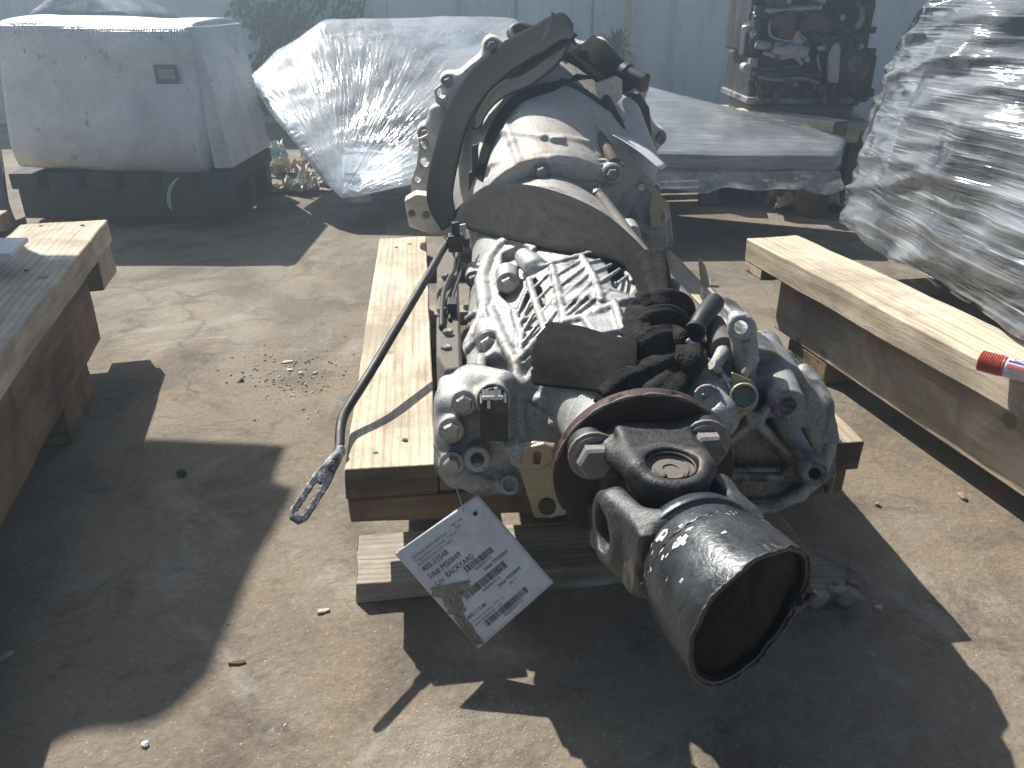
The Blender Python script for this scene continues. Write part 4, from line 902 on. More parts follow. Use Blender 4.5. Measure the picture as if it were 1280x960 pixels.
# propeller shaft stub: collar, weld, tube that was torch-cut, ragged open end
nseg = 96; prof_o = [(.044, .0400), (.047, .0435), (.0560, .0450), (.0575, .0442), (.0588, .0405), (.0610, .0398), (.0625, .0425), (.066, .0432), (.079, .0434), (.0805, .0446), (.083, .0472), (.0855, .0478), (.096, .0485), (.102, .0488)]
def ang_end(a):    # length of the tube beyond J at angle a (0 = up, positive to the right of view)
    return .125-.021*math.cos(a-2.1)+.003*math.sin(2*a+.6)+.0004*math.sin(9*a)
e1 = CU-TD*CU.dot(TD); e1.normalize(); e2 = -LT
V = []; n_p = len(prof_o)+8
rows = []
for i in range(nseg):
    a = 2*math.pi*i/nseg; en = ang_end(a)+mnoise.noise(Vector((math.cos(a)*4, math.sin(a)*4, 3.)))*.0016; dr = e1*math.cos(a)+e2*math.sin(a); row = []
    wob = lambda t: 1+.012*mnoise.noise(Vector((math.cos(a)*2.2, math.sin(a)*2.2, t*30)))*(t > .078)-.04*max(0, (t-.095)/.03)*max(0, math.cos(a+1.1))**2
    for t, r in prof_o: row.append(J+TD*t+dr*r*wob(t)+(dr*.0007*mnoise.noise(Vector((a*9, t*300, 0))) if .079 <= t <= .086 else Vector((0, 0, 0))))
    for k in range(1, 8): t = .102+(en-.102)*k/7; row.append(J+TD*t+dr*.0489*wob(t)+dr*(.0006*mnoise.noise(Vector((a*14, t*80, 5))) if k > 5 else 0))
    rr = .0458*wob(en)
    row.append(J+TD*(en-.0006)+dr*rr)
    for t, r in ((.100, .0455), (.088, .0440), (.083, .0405), (.064, .038), (.062, .001)): row.append(J+TD*t+dr*r)
    rows.append(row)
npf = len(rows[0]); V = [p for r in rows for p in r]
Fc = [(i*npf+j, ((i+1) % nseg)*npf+j, ((i+1) % nseg)*npf+j+1, i*npf+j+1) for i in range(nseg) for j in range(npf-1)]
nouter = len(prof_o)+7
tube_o = obj('shaft_tube', V, Fc, M['tube'], gb, 40)
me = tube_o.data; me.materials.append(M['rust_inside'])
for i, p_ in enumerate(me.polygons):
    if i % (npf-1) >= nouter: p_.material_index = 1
# weld bead around the collar and molten metal along the cut
b = MB(); ring = []
for i in range(97):
    a = 2*math.pi*i/96; dr = e1*math.cos(a)+e2*math.sin(a); ring.append(J+TD*(.0805+.0006*math.sin(i*1.9))+dr*(.0452+.0006*math.sin(i*2.7)))
b.tube(ring, [.0013+.0005*math.sin(i*2.3) for i in range(97)], 6, 1, cap=False); b.build('weld_bead', M['tube'], tube_o, True)
b = MB(); ring = []
for i in range(193):
    k = i/2; i0 = int(k) % nseg; i1 = (i0+1) % nseg; f = k-int(k); q = rows[i0][nouter-1].lerp(rows[i1][nouter-1], f); ring.append(q+mnoise.noise_vector(q*260)*.0011)
b.tube(ring, [.0009+.0011*abs(mnoise.noise(Vector((i*.31, 2, 1)))) for i in range(193)], 6, 1, cap=False); b.build('torch_cut_edge', M['yoke_paint'], tube_o, True)
V = []; NR = 9  # black sheet added across the end for the dark inside the tube
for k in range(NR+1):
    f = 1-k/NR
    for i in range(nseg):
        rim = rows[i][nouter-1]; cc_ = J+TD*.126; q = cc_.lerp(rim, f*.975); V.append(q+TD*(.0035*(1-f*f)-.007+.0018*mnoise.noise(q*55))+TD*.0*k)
obj('dark_end_sheet', V, [(k*nseg+i, k*nseg+(i+1) % nseg, (k+1)*nseg+(i+1) % nseg, (k+1)*nseg+i) for k in range(NR) for i in range(nseg)], surf('tube_end_dark', (.002, .0025, .004), (.005, .006, .009), (.014, .008, .007), 30, (.45, .6), 0, 260, .0012, .0004, (.62, .78), 14, spec=.12), tube_o, True)
# flakes where the paint has lifted to bright metal along the weld and the cut
b = MB(); fr = random.Random(4)
def on_tube(a, t):
    i = int((a % (2*math.pi))/(2*math.pi)*nseg) % nseg; row = rows[i][:nouter]; best = min(row, key=lambda p: abs((p-J).dot(TD)-t)); c_ = J+TD*(best-J).dot(TD); return J+TD*t+(best-c_)*1.006
for k in range(22):
    a0 = fr.gauss(-.55, .55); t0 = fr.choice([fr.gauss(.073, .004), fr.gauss(.088, .003), fr.gauss(.105, .008)]); sz = fr.uniform(.0012, .0038)*(2 if k < 3 else 1); m_ = 8; ring = []
    for q in range(m_): w_ = 2*math.pi*q/m_; r_ = sz*fr.uniform(.4, 1.1); ring.append(on_tube(a0+r_*math.cos(w_)/.046, t0+r_*.6*math.sin(w_)))
    b.add(ring+[on_tube(a0, t0)], [(q, (q+1) % m_, m_) for q in range(m_)])
b.build('paint_chips', M['paint_flake'], tube_o)['kind'] = 'stuff'
# slag hanging off the right of the cut, and chips in the paint
q = rows[int(nseg*.30)][nouter-1]
b = MB()
for k in range(9): b.lathe(q+Vector((random.uniform(-.004, .006), random.uniform(-.004, .004), random.uniform(-.010, .008))), Vector((random.random(), random.random(), random.random())), [(0, .001), (.002, .003), (.004, .0034), (.007, .001)], 7)
b.build('slag', M['yoke_paint'], tube_o, 40)['kind'] = 'stuff'

# ============================================================ straps
def lay(px, py, s, lift=.004):
    """point at depth s, pulled in front of whatever the gearbox has there"""
    p = P(px, py, s); d = ray(px, py).normalized()
    for f_ in (gf, af, bf):
        q = f_.hit(px, py)
        if q is not None and (q-CAM).length < (p-CAM).length+lift: p = q-d*lift
    return p
def E(a, sa, b_, sb, lift=.009): return (lay(*a, sa, lift), lay(*b_, sb, lift))
st = thing('strap', L(0, .1, .6), 'black webbing lifting strap looped over the bell and knotted above the flange', 'strap')
# wide band crossing in front, from the left of the bell down to the knot
ribbon('front_band', [E((571, 262), .66, (566, 290), .62), E((588, 247), .63, (574, 283), .59), E((614, 231), .59, (592, 289), .55), E((660, 232), .55, (640, 300), .49), E((706, 244), .52, (700, 314), .45), E((752, 266), .48, (748, 322), .41), E((790, 297), .42, (780, 333), .36), E((818, 330), .36, (792, 350), .325), E((830, 362), .31, (800, 374), .29)], M['web_grey'], st, .0026, crown=.004)
# band that loops round the left side of the bell
ribbon('side_band', [E((716, 30), .785, (720, 56), .735), E((700, 16), .80, (706, 50), .74), E((664, 34), .81, (680, 66), .75), E((622, 58), .82, (642, 88), .75), E((584, 94), .80, (607, 120), .745), E((558, 140), .77, (584, 158), .71), E((542, 192), .72, (572, 206), .675), E((534, 235), .68, (566, 240), .65), E((537, 262), .66, (568, 260), .63), E((552, 288), .63, (571, 274), .62)], M['web'], st, .0026, crown=.003)
ribbon('top_band', [E((690, 14), .79, (722, 44), .735), E((686, 30), .785, (714, 52), .735), E((672, 62), .77, (698, 80), .72), E((646, 90), .755, (664, 106), .71), E((618, 110), .74, (632, 120), .71), E((602, 132), .73, (612, 137), .70), E((590, 162), .715, (600, 158), .69)], M['web_grey'], st, .0026, crown=.002)
ribbon('right_band', [E((700, 72), .76, (742, 44), .80), E((722, 84), .75, (764, 62), .79), E((748, 104), .74, (786, 82), .78), E((772, 122), .745, (803, 104), .78)], M['web'], st, .0026, crown=.004)
ribbon('fold_band', [E((740, 45), .80, (722, 70), .76), E((755, 52), .775, (738, 80), .74), E((770, 66), .765, (757, 96), .73)], M['web'], st, .0026, crown=.004)
ribbon('shadow_band', [E((757, 98), .75, (720, 92), .74, .004), E((704, 100), .735, (694, 112), .725, .004), E((654, 114), .735, (654, 127), .72, .004), E((624, 140), .72, (632, 150), .705, .004), E((604, 180), .70, (613, 188), .69, .004), E((594, 220), .68, (603, 226), .67, .004)], M['web'], st, .0022)  # dark webbing strip put in for the strap's shadow on the bell
# knot: gathered webbing, each turn a folded strand of its own
def strand(pts, w, ph=0., tw=0., lift=.010):
    """pts: (px, py, s, extra lift); w: half widths; folded, ridged cross-section"""
    C, W = smooth_path([lay(q[0], q[1], q[2], lift)-ray(q[0], q[1]).normalized()*(q[3] if len(q) > 3 else 0) for q in pts], w, 7)
    n = 28; V = []; UV = []; ln = 0
    for i, c in enumerate(C):
        if i: ln += (c-C[i-1]).length
        t = (C[min(i+1, len(C)-1)]-C[max(i-1, 0)]).normalized(); d = (CAM-c).normalized(); sd = t.cross(d).normalized(); up = sd.cross(t).normalized()
        for k in range(n):
            a = 2*math.pi*k/n; rr = W[i]*(1+.10*math.cos(5*a+ph+i*tw)+.05*math.cos(9*a+ph*2-i*tw)+.02*mnoise.noise(c*60+Vector((k, 0, 0))))
            V.append(c+sd*math.cos(a)*rr+up*math.sin(a)*rr*.62); UV.append((a/6.28*2.2, ln/.05))
    m_ = len(C); Fc = [(i*n+k, i*n+(k+1) % n, (i+1)*n+(k+1) % n, (i+1)*n+k) for i in range(m_-1) for k in range(n)]+[tuple(range(n)), tuple(range((m_-1)*n, m_*n))]
    return obj('knot_turn', V, Fc, M['knot'], st, True, uv=UV)
strand([(812, 322, .34), (818, 345, .31), (822, 368, .28), (824, 392, .24)], [.020, .018, .015, .014], 0, .05)
strand([(846, 452, .17), (826, 462, .15, .004), (806, 470, .13, .004), (782, 482, .11), (760, 500, .08)], [.012, .013, .012, .012, .011], 1)
strand([(838, 425, .2), (848, 450, .17), (842, 474, .14), (826, 492, .11), (812, 505, .08)], [.015, .016, .015, .014, .012], 2)
strand([(850, 398, .23), (861, 420, .2, .008), (862, 446, .18, .008), (850, 468, .15, .004)], [.012, .015, .015, .012], 3)
strand([(806, 372, .27), (797, 392, .24, .006), (796, 414, .22, .008), (806, 436, .19, .006), (824, 450, .17)], [.010, .012, .013, .013, .010], 4)
strand([(797, 388, .26, .006), (812, 381, .24, .018), (832, 380, .23, .020), (850, 386, .24, .012), (856, 400, .24, .004)], [.011, .015, .016, .015, .011], 5)
strand([(796, 412, .24, .008), (812, 403, .22, .022), (834, 401, .21, .024), (853, 408, .21, .014)], [.010, .014, .0155, .013], 2.2)
strand([(800, 437, .2, .008), (818, 428, .19, .022), (838, 424, .19, .024), (852, 428, .2, .014)], [.010, .014, .014, .011], 3.3)
ribbon('loose_end', [E((795, 425, ), .215, (792, 490), .14), E((760, 420), .205, (762, 492), .135), E((722, 408), .205, (722, 487), .14), E((688, 404), .21, (668, 481), .15)], M['web'], st, .003, ragged=.003, wid=24, crown=-.012, ripple=.0006)
ribbon('hanging_end', [E((792, 462), .15, (825, 478), .14), E((770, 470), .115, (800, 490), .10), E((752, 485), .085, (775, 500), .075), E((742, 500), .07, (762, 512), .06)], M['web'], st, .003)
# black coupling hose and bracket at the right top of the bell
b = MB(); b.cyl(P(782, 92, .77), P(806, 103, .75), .016); b.cyl(P(779, 90, .775), P(785, 93, .768), .0185); b.build('hose_coupling', M['black_plastic'], gb, 40)
b = MB(); b.prism(poly3([(744, 104), (770, 95), (778, 100), (778, 122), (762, 139), (754, 136)], .735), AX*.008); b.build('lifting_eye', M['alu_bell'], gb, 30, bevel=.0015)
b = MB(); b.lathe(P(758, 125, .734), AX, [(0, .0085), (.004, .0085)], 20); b.build('eye_hole_plug', M['steel_dark'], gb, 40)
b = MB(); b.prism(poly3([(781, 120), (800, 116), (812, 135), (817, 190), (812, 230), (790, 190), (768, 150)], .77), AX*.03); b.build('starter_cover', M['cargo'], gb, 30, bevel=.003)
# bits of harness, pipes and clips round the top of the bell
b = MB()
b.tube([P(664, 38, .83), P(650, 34, .835), P(640, 40, .83), P(643, 50, .82)], .010, 10); b.tube([P(620, 60, .83), P(645, 48, .82), P(660, 40, .83)], .007, 8); b.tube([P(735, 110, .76), P(733, 130, .745), P(742, 138, .73), P(738, 120, .735)], .0008, 5)
b.tube([P(700, 100, .74), P(725, 112, .735), P(748, 128, .73), P(770, 150, .73)], .006, 8); b.tube([P(752, 110, .745), P(762, 135, .735), P(775, 158, .72), P(790, 185, .70)], .010, 10)
b.build('wiring_harness', M['steel_dark'], gb, True)['kind'] = 'stuff'
b = MB(); b.tube([P(640, 113, .745), P(660, 106, .745), P(680, 108, .745), P(700, 112, .745)], .004, 8); b.box(P(677, 101, .745), (.004, .004, .006), (RX, AX, UX)); b.tube([P(664, 130, .725), P(650, 134, .725), P(642, 140, .72)], .003, 8); b.build('metal_pipe', M['bolt'], gb, 40)

# ============================================================ labels
def paper(name, corners, m, parent, bend, nx=16, ny=16, notch=None, th=.0004):
    V = []; UV = []
    for j in range(ny+1):
        for i in range(nx+1):
            u, v = i/nx, j/ny; p = corners[0].lerp(corners[1], u).lerp(corners[3].lerp(corners[2], u), v)
            p = p+bend(u, v); V.append(p); UV.append((u, v))
    Fc = [(j*(nx+1)+i, j*(nx+1)+i+1, (j+1)*(nx+1)+i+1, (j+1)*(nx+1)+i) for j in range(ny) for i in range(nx)]
    o = obj(name, V, Fc, m, parent, True, uv=UV); s_ = o.modifiers.new('thick', 'SOLIDIFY'); s_.thickness = th; s_.offset = -1; return o
def lz(x, y, d): return CAM+ray(x, y)*d/ray(x, y).y
tagA, tagB, tagC, tagD = lz(597, 618, .645), lz(692, 728, .610), lz(598, 811, .590), lz(493, 692, .620)
# text frame: reading direction runs from the left corner up to the top corner
lab = thing('stock_label', tagA, 'square white stock label with bar codes, torn and dirty, hanging in front of the pallet', 'label')
ex = (tagA-tagD); LW = ex.length; ex.normalize(); ey = (tagC-tagD); LH = ey.length; ey.normalize(); en_ = ex.cross(ey).normalized()
if en_.dot(CAM-tagD) < 0: en_ = -en_
def bendf(u, v): return en_*(.0016*math.sin(u*3.1)*math.sin(v*2.2+.4)+.0007*mnoise.noise(Vector((u*3, v*3, 0))))
def LP(u, v, lift=.0003):     # u along the reading direction, v down the sheet
    return tagD.lerp(tagA, u).lerp(tagC.lerp(tagB, u), v)+bendf(u, v)+en_*lift
paper('sheet', [tagD, tagA, tagB, tagC], M['paper'], lab, bendf, 24, 24)
def text(txt, u, v, size, m=None, font_w=None, name='print'):
    cu = bpy.data.curves.new('t', 'FONT'); cu.body = txt; cu.size = size; cu.resolution_u = 2; o = bpy.data.objects.new('t', cu); COL.objects.link(o)
    bpy.context.view_layer.update(); me = bpy.data.meshes.new_from_object(o.evaluated_get(bpy.context.evaluated_depsgraph_get())); bpy.data.objects.remove(o)
    V = np.zeros(len(me.vertices)*3); me.vertices.foreach_get('co', V); V = V.reshape(-1, 3)
    k = 1 if font_w is None else font_w/max(V[:, 0].max(), 1e-6)
    W_ = [LP(u+x*k, v-y) for x, y, z in V]; return W_, [tuple(p.vertices) for p in me.polygons]
def prn(items, m, name):
    for it in items: b = MB(); b.add(*it); b.build(name, m, lab)
def bars(u0, u1, v0, v1, seed, cutu=0.):
    r = random.Random(seed); x = u0; V = []; Fc = []
    while x < u1:
        w_ = r.choice([.004, .004, .008, .012])
        if x >= cutu:
            n = len(V); V += [LP(x, v0), LP(min(x+w_, u1), v0), LP(min(x+w_, u1), v1), LP(x, v1)]; Fc.append((n, n+1, n+2, n+3))
        x += w_+r.choice([.004, .005, .009])
    return V, Fc
prn([text('400-11548', .10, .255, .066, font_w=.31), text('Stk# MS0849', .10, .33, .066, font_w=.39), text('Loc: BACKYARD', .11, .405, .066, font_w=.47)], M['ink'], 'print')
prn([text('Qty  1', .62, .13, .034), text('Stk# MS0849', .56, .55, .048, font_w=.30), text('Stk# MS0849', .56, .73, .048, font_w=.29), text('400-11548', .12, .775, .05, font_w=.235), text('400', .11, .60, .046), text('11548', .22, .565, .04), text('Qty  1', .66, .77, .03), text('R00004712', .42, .675, .034, font_w=.22), text('R00004712', .42, .945, .034, font_w=.24), text('R00004712', .50, .50, .032, font_w=.2)], M['ink'], 'small_print')
prn([text('SALVAGE YARD VEHICLES', .10, .12, .032, font_w=.42), text('Transmission Transfer CO: 0', .10, .157, .032, font_w=.5), text('AUCTION 4x4 TO YARD', .10, .193, .032, font_w=.42), text('Transmission  CO: 0', .13, .815, .028, font_w=.40), text('4x4, MANUAL 5SP', .13, .85, .028, font_w=.36), text('2007 CAB', .60, .095, .030)], M['ink_grey'], 'faded_print')
prn([bars(.34, .76, .415, .47, 1, .42), bars(.24, .76, .575, .64, 2), bars(.22, .76, .86, .915, 3)], M['ink'], 'bar_code')
# crumpled dirty tape across the sheet
V = []; n = 26; mm = 12; path = [(.22, .455), (.15, .54), (.09, .65), (.06, .76), (.04, .975)]
pc, _ = smooth_path([Vector((a, b_, 0)) for a, b_ in path], 1, 6)
for i, c in enumerate(pc):
    for j in range(mm+1):
        t = j/mm-.5; wv = (.42 if i < 6 else .2 if i < 14 else .12)+.04*mnoise.noise(Vector((i*.5, 3, 0))); u = c.x+t*wv*.8+.03*mnoise.noise(Vector((i*.7, j*.5, 9))); v = c.y+t*wv*.35
        V.append(LP(min(max(u, .004), 1), v, .0006+.0042*abs(mnoise.noise(Vector((i*.55, j*.6, 1))))*(1-abs(2*t)**4)))
obj('crumpled_tape', V, [(i*(mm+1)+j, i*(mm+1)+j+1, (i+1)*(mm+1)+j+1, (i+1)*(mm+1)+j) for i in range(len(pc)-1) for j in range(mm)], M['crumple'], lab, True)
b = MB(); b.tube([P(541, 554, .12), P(552, 575, .11), P(566, 598, .10), LP(.80, .05, .002)+Vector((-.001, 0, 0))], .0006, 6, 4); b.build('wire_tie', M['silver'], lab, True)
b = MB(); b.lathe(LP(.86, .12, .0003), en_, [(0, .0022), (.0006, .0022)], 14); b.build('punch_hole', M['ink'], lab)
# white document pouch lying on the right of the bell
pc_ = [P(765, 168, .655), P(826, 213, .60), P(834, 208, .63), P(786, 170, .71)]
pouch = thing('paper_tag', pc_[0], 'thin white paper tag wired to the right side of the bell housing', 'tag')
paper('sheet', pc_, M['label_white'], pouch, lambda u, v: Vector((0, 0, .004*math.sin(u*3))), 10, 6)
b = MB(); b.tube([P(735, 110, .74), P(732, 128, .735), P(741, 150, .70), P(748, 162, .68), P(765, 168, .655)], .0009, 5, 6); b.tube([P(741, 113, .74), P(744, 135, .72), P(740, 152, .70), P(750, 160, .67)], .0009, 5, 6); b.build('wire_tie', M['silver'], pouch, True)

# ============================================================ timber stacks left and right
ls = thing('pallet', atz(134, 274, 0).lerp(atz(134, 274, 0), 1), 'wooden pallet at the left edge with one sunlit beam end and blocks under it', 'pallet', yaw=math.radians(14.5))
c = atz(134, 274, .23); ls.location = (c.x, c.y, 0); ls.scale = (1.15,)*3
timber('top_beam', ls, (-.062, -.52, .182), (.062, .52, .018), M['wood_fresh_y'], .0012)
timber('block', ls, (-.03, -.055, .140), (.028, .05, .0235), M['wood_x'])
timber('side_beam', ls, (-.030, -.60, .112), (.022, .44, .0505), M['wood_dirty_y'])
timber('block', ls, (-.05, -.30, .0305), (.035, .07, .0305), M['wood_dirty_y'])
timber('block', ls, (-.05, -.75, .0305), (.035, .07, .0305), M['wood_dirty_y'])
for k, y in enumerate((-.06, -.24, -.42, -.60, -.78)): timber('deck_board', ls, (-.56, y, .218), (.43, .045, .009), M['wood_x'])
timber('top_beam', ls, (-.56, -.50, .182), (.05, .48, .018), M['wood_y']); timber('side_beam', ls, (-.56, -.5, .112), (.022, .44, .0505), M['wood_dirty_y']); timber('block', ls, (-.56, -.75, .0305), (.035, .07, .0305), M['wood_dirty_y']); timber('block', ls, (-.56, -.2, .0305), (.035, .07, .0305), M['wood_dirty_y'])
b = MB()
for x, y in ((-.09, -.02), (-.03, -.03), (-.05, -.26)): b.lathe((x, y, .1995), (0, 0, 1), [(0, .003), (.0015, .0028)], 10)
b.build('nail_heads', M['steel_dark'], ls, local=True)['kind'] = 'stuff'
# tall wrapped load on the left pallet (just beyond the frame, its shadow lies across the ground)
def wrapped(name, loc, label, secs, film, cargo, n=40, wr=.012, group=None, cargo_in=.02, core=True, seed=1, dz=.02, crease=0, core_z=0):
    """secs: list of (z, [(x,y)...]) outline per height in world space; film is a wrinkled closed skin over a darker core"""
    t = thing(name, loc, label, 'wrapped load', group)
    V = []; K = []
    for z, pts in secs:
        m_ = len(pts); per = [((Vector(pts[(i+1) % m_])-Vector(pts[i])).length) for i in range(m_)]; tot = sum(per); acc = 0; row = []
        for k in range(n):
            d = tot*k/n; i = 0; a = 0
            while a+per[i] < d and i < m_-1: a += per[i]; i += 1
            p = Vector(pts[i]).lerp(Vector(pts[(i+1) % m_]), (d-a)/per[i]); row.append(Vector((p.x, p.y, z)))
        K.append(row)
    # interpolate the sections to many rows
    rows = []
    for j in range(len(K)-1):
        s_ = max(2, int(abs((K[j+1][0]-K[j][0]).length)/dz))
        for q in range(s_): rows.append([K[j][i].lerp(K[j+1][i], q/s_) for i in range(n)])
    rows.append(K[-1])
    for row in rows:
        cx = sum(row, Vector((0, 0, 0)))/n
        for p in row:
            nv = mnoise.noise_vector(p*9+Vector((seed, 0, 0)))*wr+mnoise.noise_vector(Vector((p.x*22, p.y*22, p.z*14+seed)))*wr*.3
            if crease:
                out_ = (p-cx).normalized(); e_ = Vector((p.x*1.3, p.y*1.3, (p.z+.45*p.x+.25*p.y)*15)); rg = 1-abs(mnoise.noise(e_+Vector((seed, 0, 0))))*2.2; e2_ = Vector((p.x*2, p.y*2, (p.z-.2*p.x)*26)); rg2 = 1-abs(mnoise.noise(e2_))*2.5
                nv += out_*(crease*max(rg, 0)**2+crease*.4*max(rg2, 0)**2)
            V.append(p+nv)
    R = len(rows); Fc = [(j*n+i, j*n+(i+1) % n, (j+1)*n+(i+1) % n, (j+1)*n+i) for j in range(R-1) for i in range(n)]
    for base_, rev in ((0, True), ((R-1)*n, False)):
        c_ = len(V); V.append(sum(rows[0 if rev else -1], Vector((0, 0, 0)))/n+Vector((0, 0, 0 if rev else .01)))
        Fc += [((base_+i), (base_+(i+1) % n), c_) for i in range(n)]
    f_ = obj('stretch_film', V, Fc, film, t, True)
    if core:
        rows = [r_ for r_ in rows if r_[0].z >= core_z]; R = len(rows); V2 = []
        for row in rows:
            cx = sum(row, Vector((0, 0, 0)))/n; V2 += [cx+(p-cx)*(1-cargo_in/max((p-cx).length, .05)) for p in row]
        for rev in (0, 1): c_ = sum(rows[0 if not rev else -1], Vector((0, 0, 0)))/n; V2.append(c_+Vector((0, 0, .006 if not rev else -.014)))
        Fc2 = [(j*n+i, j*n+(i+1) % n, (j+1)*n+(i+1) % n, (j+1)*n+i) for j in range(R-1) for i in range(n)]+[(i, (i+1) % n, R*n) for i in range(n)]+[((R-1)*n+i, (R-1)*n+(i+1) % n, R*n+1) for i in range(n)]
        obj('cargo', V2, Fc2, cargo, t, 40)
    return t
wrapped('wrapped_load', (-1.55, 1.9, .10), 'tall cloudy film-wrapped load at the far left edge in front of the silver crate', [(0.1, [(-1.21, 1.5), (-1.21, 1.96), (-1.9, 1.98), (-1.85, 1.48)]), (0.5, [(-1.2, 1.5), (-1.2, 1.96), (-1.9, 1.98), (-1.85, 1.48)]), (0.62, [(-1.18, 1.49), (-1.18, 1.69), (-1.9, 1.98), (-1.85, 1.47)]), (0.74, [(-1.07, 1.46), (-1.07, 1.66), (-1.9, 1.79), (-1.85, 1.44)]), (0.83, [(-1.066, 1.44), (-1.066, 1.66), (-1.9, 1.78), (-1.85, 1.42)]), (0.9, [(-1.066, 1.42), (-1.066, 1.66), (-1.9, 1.79), (-1.85, 1.4)]), (0.98, [(-1.066, 1.38), (-1.066, 1.69), (-1.9, 1.84), (-1.85, 1.36)]), (1.04, [(-1.066, 1.36), (-1.066, 1.78), (-1.9, 1.86), (-1.85, 1.34)]), (1.14, [(-1.066, 1.36), (-1.066, 1.88), (-1.9, 1.96), (-1.85, 1.34)]), (1.3, [(-1.066, 1.5), (-1.066, 2.01), (-1.9, 2.03), (-1.85, 1.48)]), (1.38, [(-1.08, 1.62), (-1.08, 1.95), (-1.9, 1.97), (-1.85, 1.6)])], M['film_col'], M['cargo_grey'], n=48, seed=3)
lp_ = thing('pallet', (-1.55, 1.75, 0), 'shaded pallet under the cloudy wrapped load at the far left edge', 'pallet')
for x in (-.28, 0, .28): timber('stringer', lp_, (x, 0, .045), (.03, .26, .035), M['wood_dirty_y'])
for k in range(5): timber('deck_board', lp_, (0, -.20+.10*k, .0895), (.33, .04, .0095), M['wood_dirty_x'], .001)
# white board lying on the left beams
b = MB(); q0 = atz(-60, 303, .229); 
wb = thing('white_board', atz(10, 312, .262), 'small bright white sheet lying on the left pallet at the picture edge', 'board')
V = [atz(-70, 302, .2625), atz(36, 302, .2625), atz(14, 322, .2625), atz(-80, 322, .2625)]
b.prism(V, Vector((0, 0, .006))); b.build('sheet', M['label_white'], wb, bevel=.0008)

rs = thing('pallet', (0, 0, 0), 'sun-bleached pallet beams on the right under a red marker pen', 'pallet', yaw=math.radians(14))
c = atz(942, 302, .1955); rs.location = (c.x, c.y, 0); rs.scale = (1.15,)*3
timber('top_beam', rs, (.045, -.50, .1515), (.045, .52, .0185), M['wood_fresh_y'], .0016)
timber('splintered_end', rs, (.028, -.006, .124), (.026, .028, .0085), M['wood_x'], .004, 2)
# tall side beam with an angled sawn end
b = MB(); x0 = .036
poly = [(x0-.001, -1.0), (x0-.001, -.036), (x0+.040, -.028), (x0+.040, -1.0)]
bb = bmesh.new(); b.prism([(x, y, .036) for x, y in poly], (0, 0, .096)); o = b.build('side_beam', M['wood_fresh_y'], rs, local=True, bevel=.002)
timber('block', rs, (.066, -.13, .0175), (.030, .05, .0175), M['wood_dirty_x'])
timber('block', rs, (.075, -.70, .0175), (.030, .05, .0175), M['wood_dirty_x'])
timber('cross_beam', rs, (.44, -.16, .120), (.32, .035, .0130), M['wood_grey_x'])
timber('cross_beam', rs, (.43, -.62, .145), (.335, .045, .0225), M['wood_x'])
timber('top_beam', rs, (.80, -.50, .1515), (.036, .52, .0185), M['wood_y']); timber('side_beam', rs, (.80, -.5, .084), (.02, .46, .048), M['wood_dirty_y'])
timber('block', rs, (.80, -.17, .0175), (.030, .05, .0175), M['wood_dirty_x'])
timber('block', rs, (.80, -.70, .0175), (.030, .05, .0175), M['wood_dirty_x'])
# marker pen
ma, mb_ = atz(1224, 450, .2085), atz(1330, 478, .2085); mb_ = ma+(mb_-ma).normalized()*.125; md = (mb_-ma).normalized(); R_ = .0125
mk = thing('marker', (ma.x, ma.y, .196), 'red ribbed marker pen with a white label lying on the right beam', 'marker')
b = MB(); prof = [(0, .0095), (.001, .0112)]
for k in range(9): prof += [(.0015+k*.0026, R_*.99), (.0028+k*.0026, R_*.99), (.0031+k*.0026, R_*.93), (.0039+k*.0026, R_*.93)]
prof += [(.0265, R_*.97), (.028, R_*.9)]
b.lathe(ma, md, prof, 28); b.build('cap', M['marker_red'], mk, 30)
b = MB(); b.lathe(ma+md*.028, md, [(0, R_*.86), (.001, R_*.92), (.080, R_*.92), (.081, R_*.8)], 28); b.build('barrel', M['label_white'], mk, 30)
mu = Vector((0, 0, 1)); ms = md.cross(mu); 
def MW(t, a, lift=.0003): return ma+md*t+(mu*math.cos(a)+ms*math.sin(a))*(R_*.92+lift)
front = 1 if (ms.y < 0) else -1
b = MB()
for t0, t1, a0, a1 in ((.0305, .10, .35, .62),):
    b.add([MW(t0+(t1-t0)*i/8, (a0+(a1-a0)*j/4)*front, .0002) for j in range(5) for i in range(9)], [(j*9+i, j*9+i+1, (j+1)*9+i+1, (j+1)*9+i) for j in range(4) for i in range(8)])
b.build('blue_stripe', flat('dark_blue_print', (.05, .06, .2)), mk)
b = MB(); b.add([MW(.0305+.07*i/8, (.8+.5*j/4)*front, .0002) for j in range(5) for i in range(9)], [(j*9+i, j*9+i+1, (j+1)*9+i+1, (j+1)*9+i) for j in range(4) for i in range(8)]); b.build('red_stripe', flat('red_print', (.5, .12, .14)), mk)
cu = bpy.data.curves.new('t', 'FONT'); cu.body = 'CAMAR'; cu.size = .0095; to = bpy.data.objects.new('t', cu); COL.objects.link(to); bpy.context.view_layer.update()
me = bpy.data.meshes.new_from_object(to.evaluated_get(bpy.context.evaluated_depsgraph_get())); bpy.data.objects.remove(to)
b = MB(); b.add([MW(.034+v.co.x, (.30-v.co.y/R_)*front, .0004) for v in me.vertices], [tuple(p.vertices) for p in me.polygons]); b.build('print', M['marker_red'], mk)

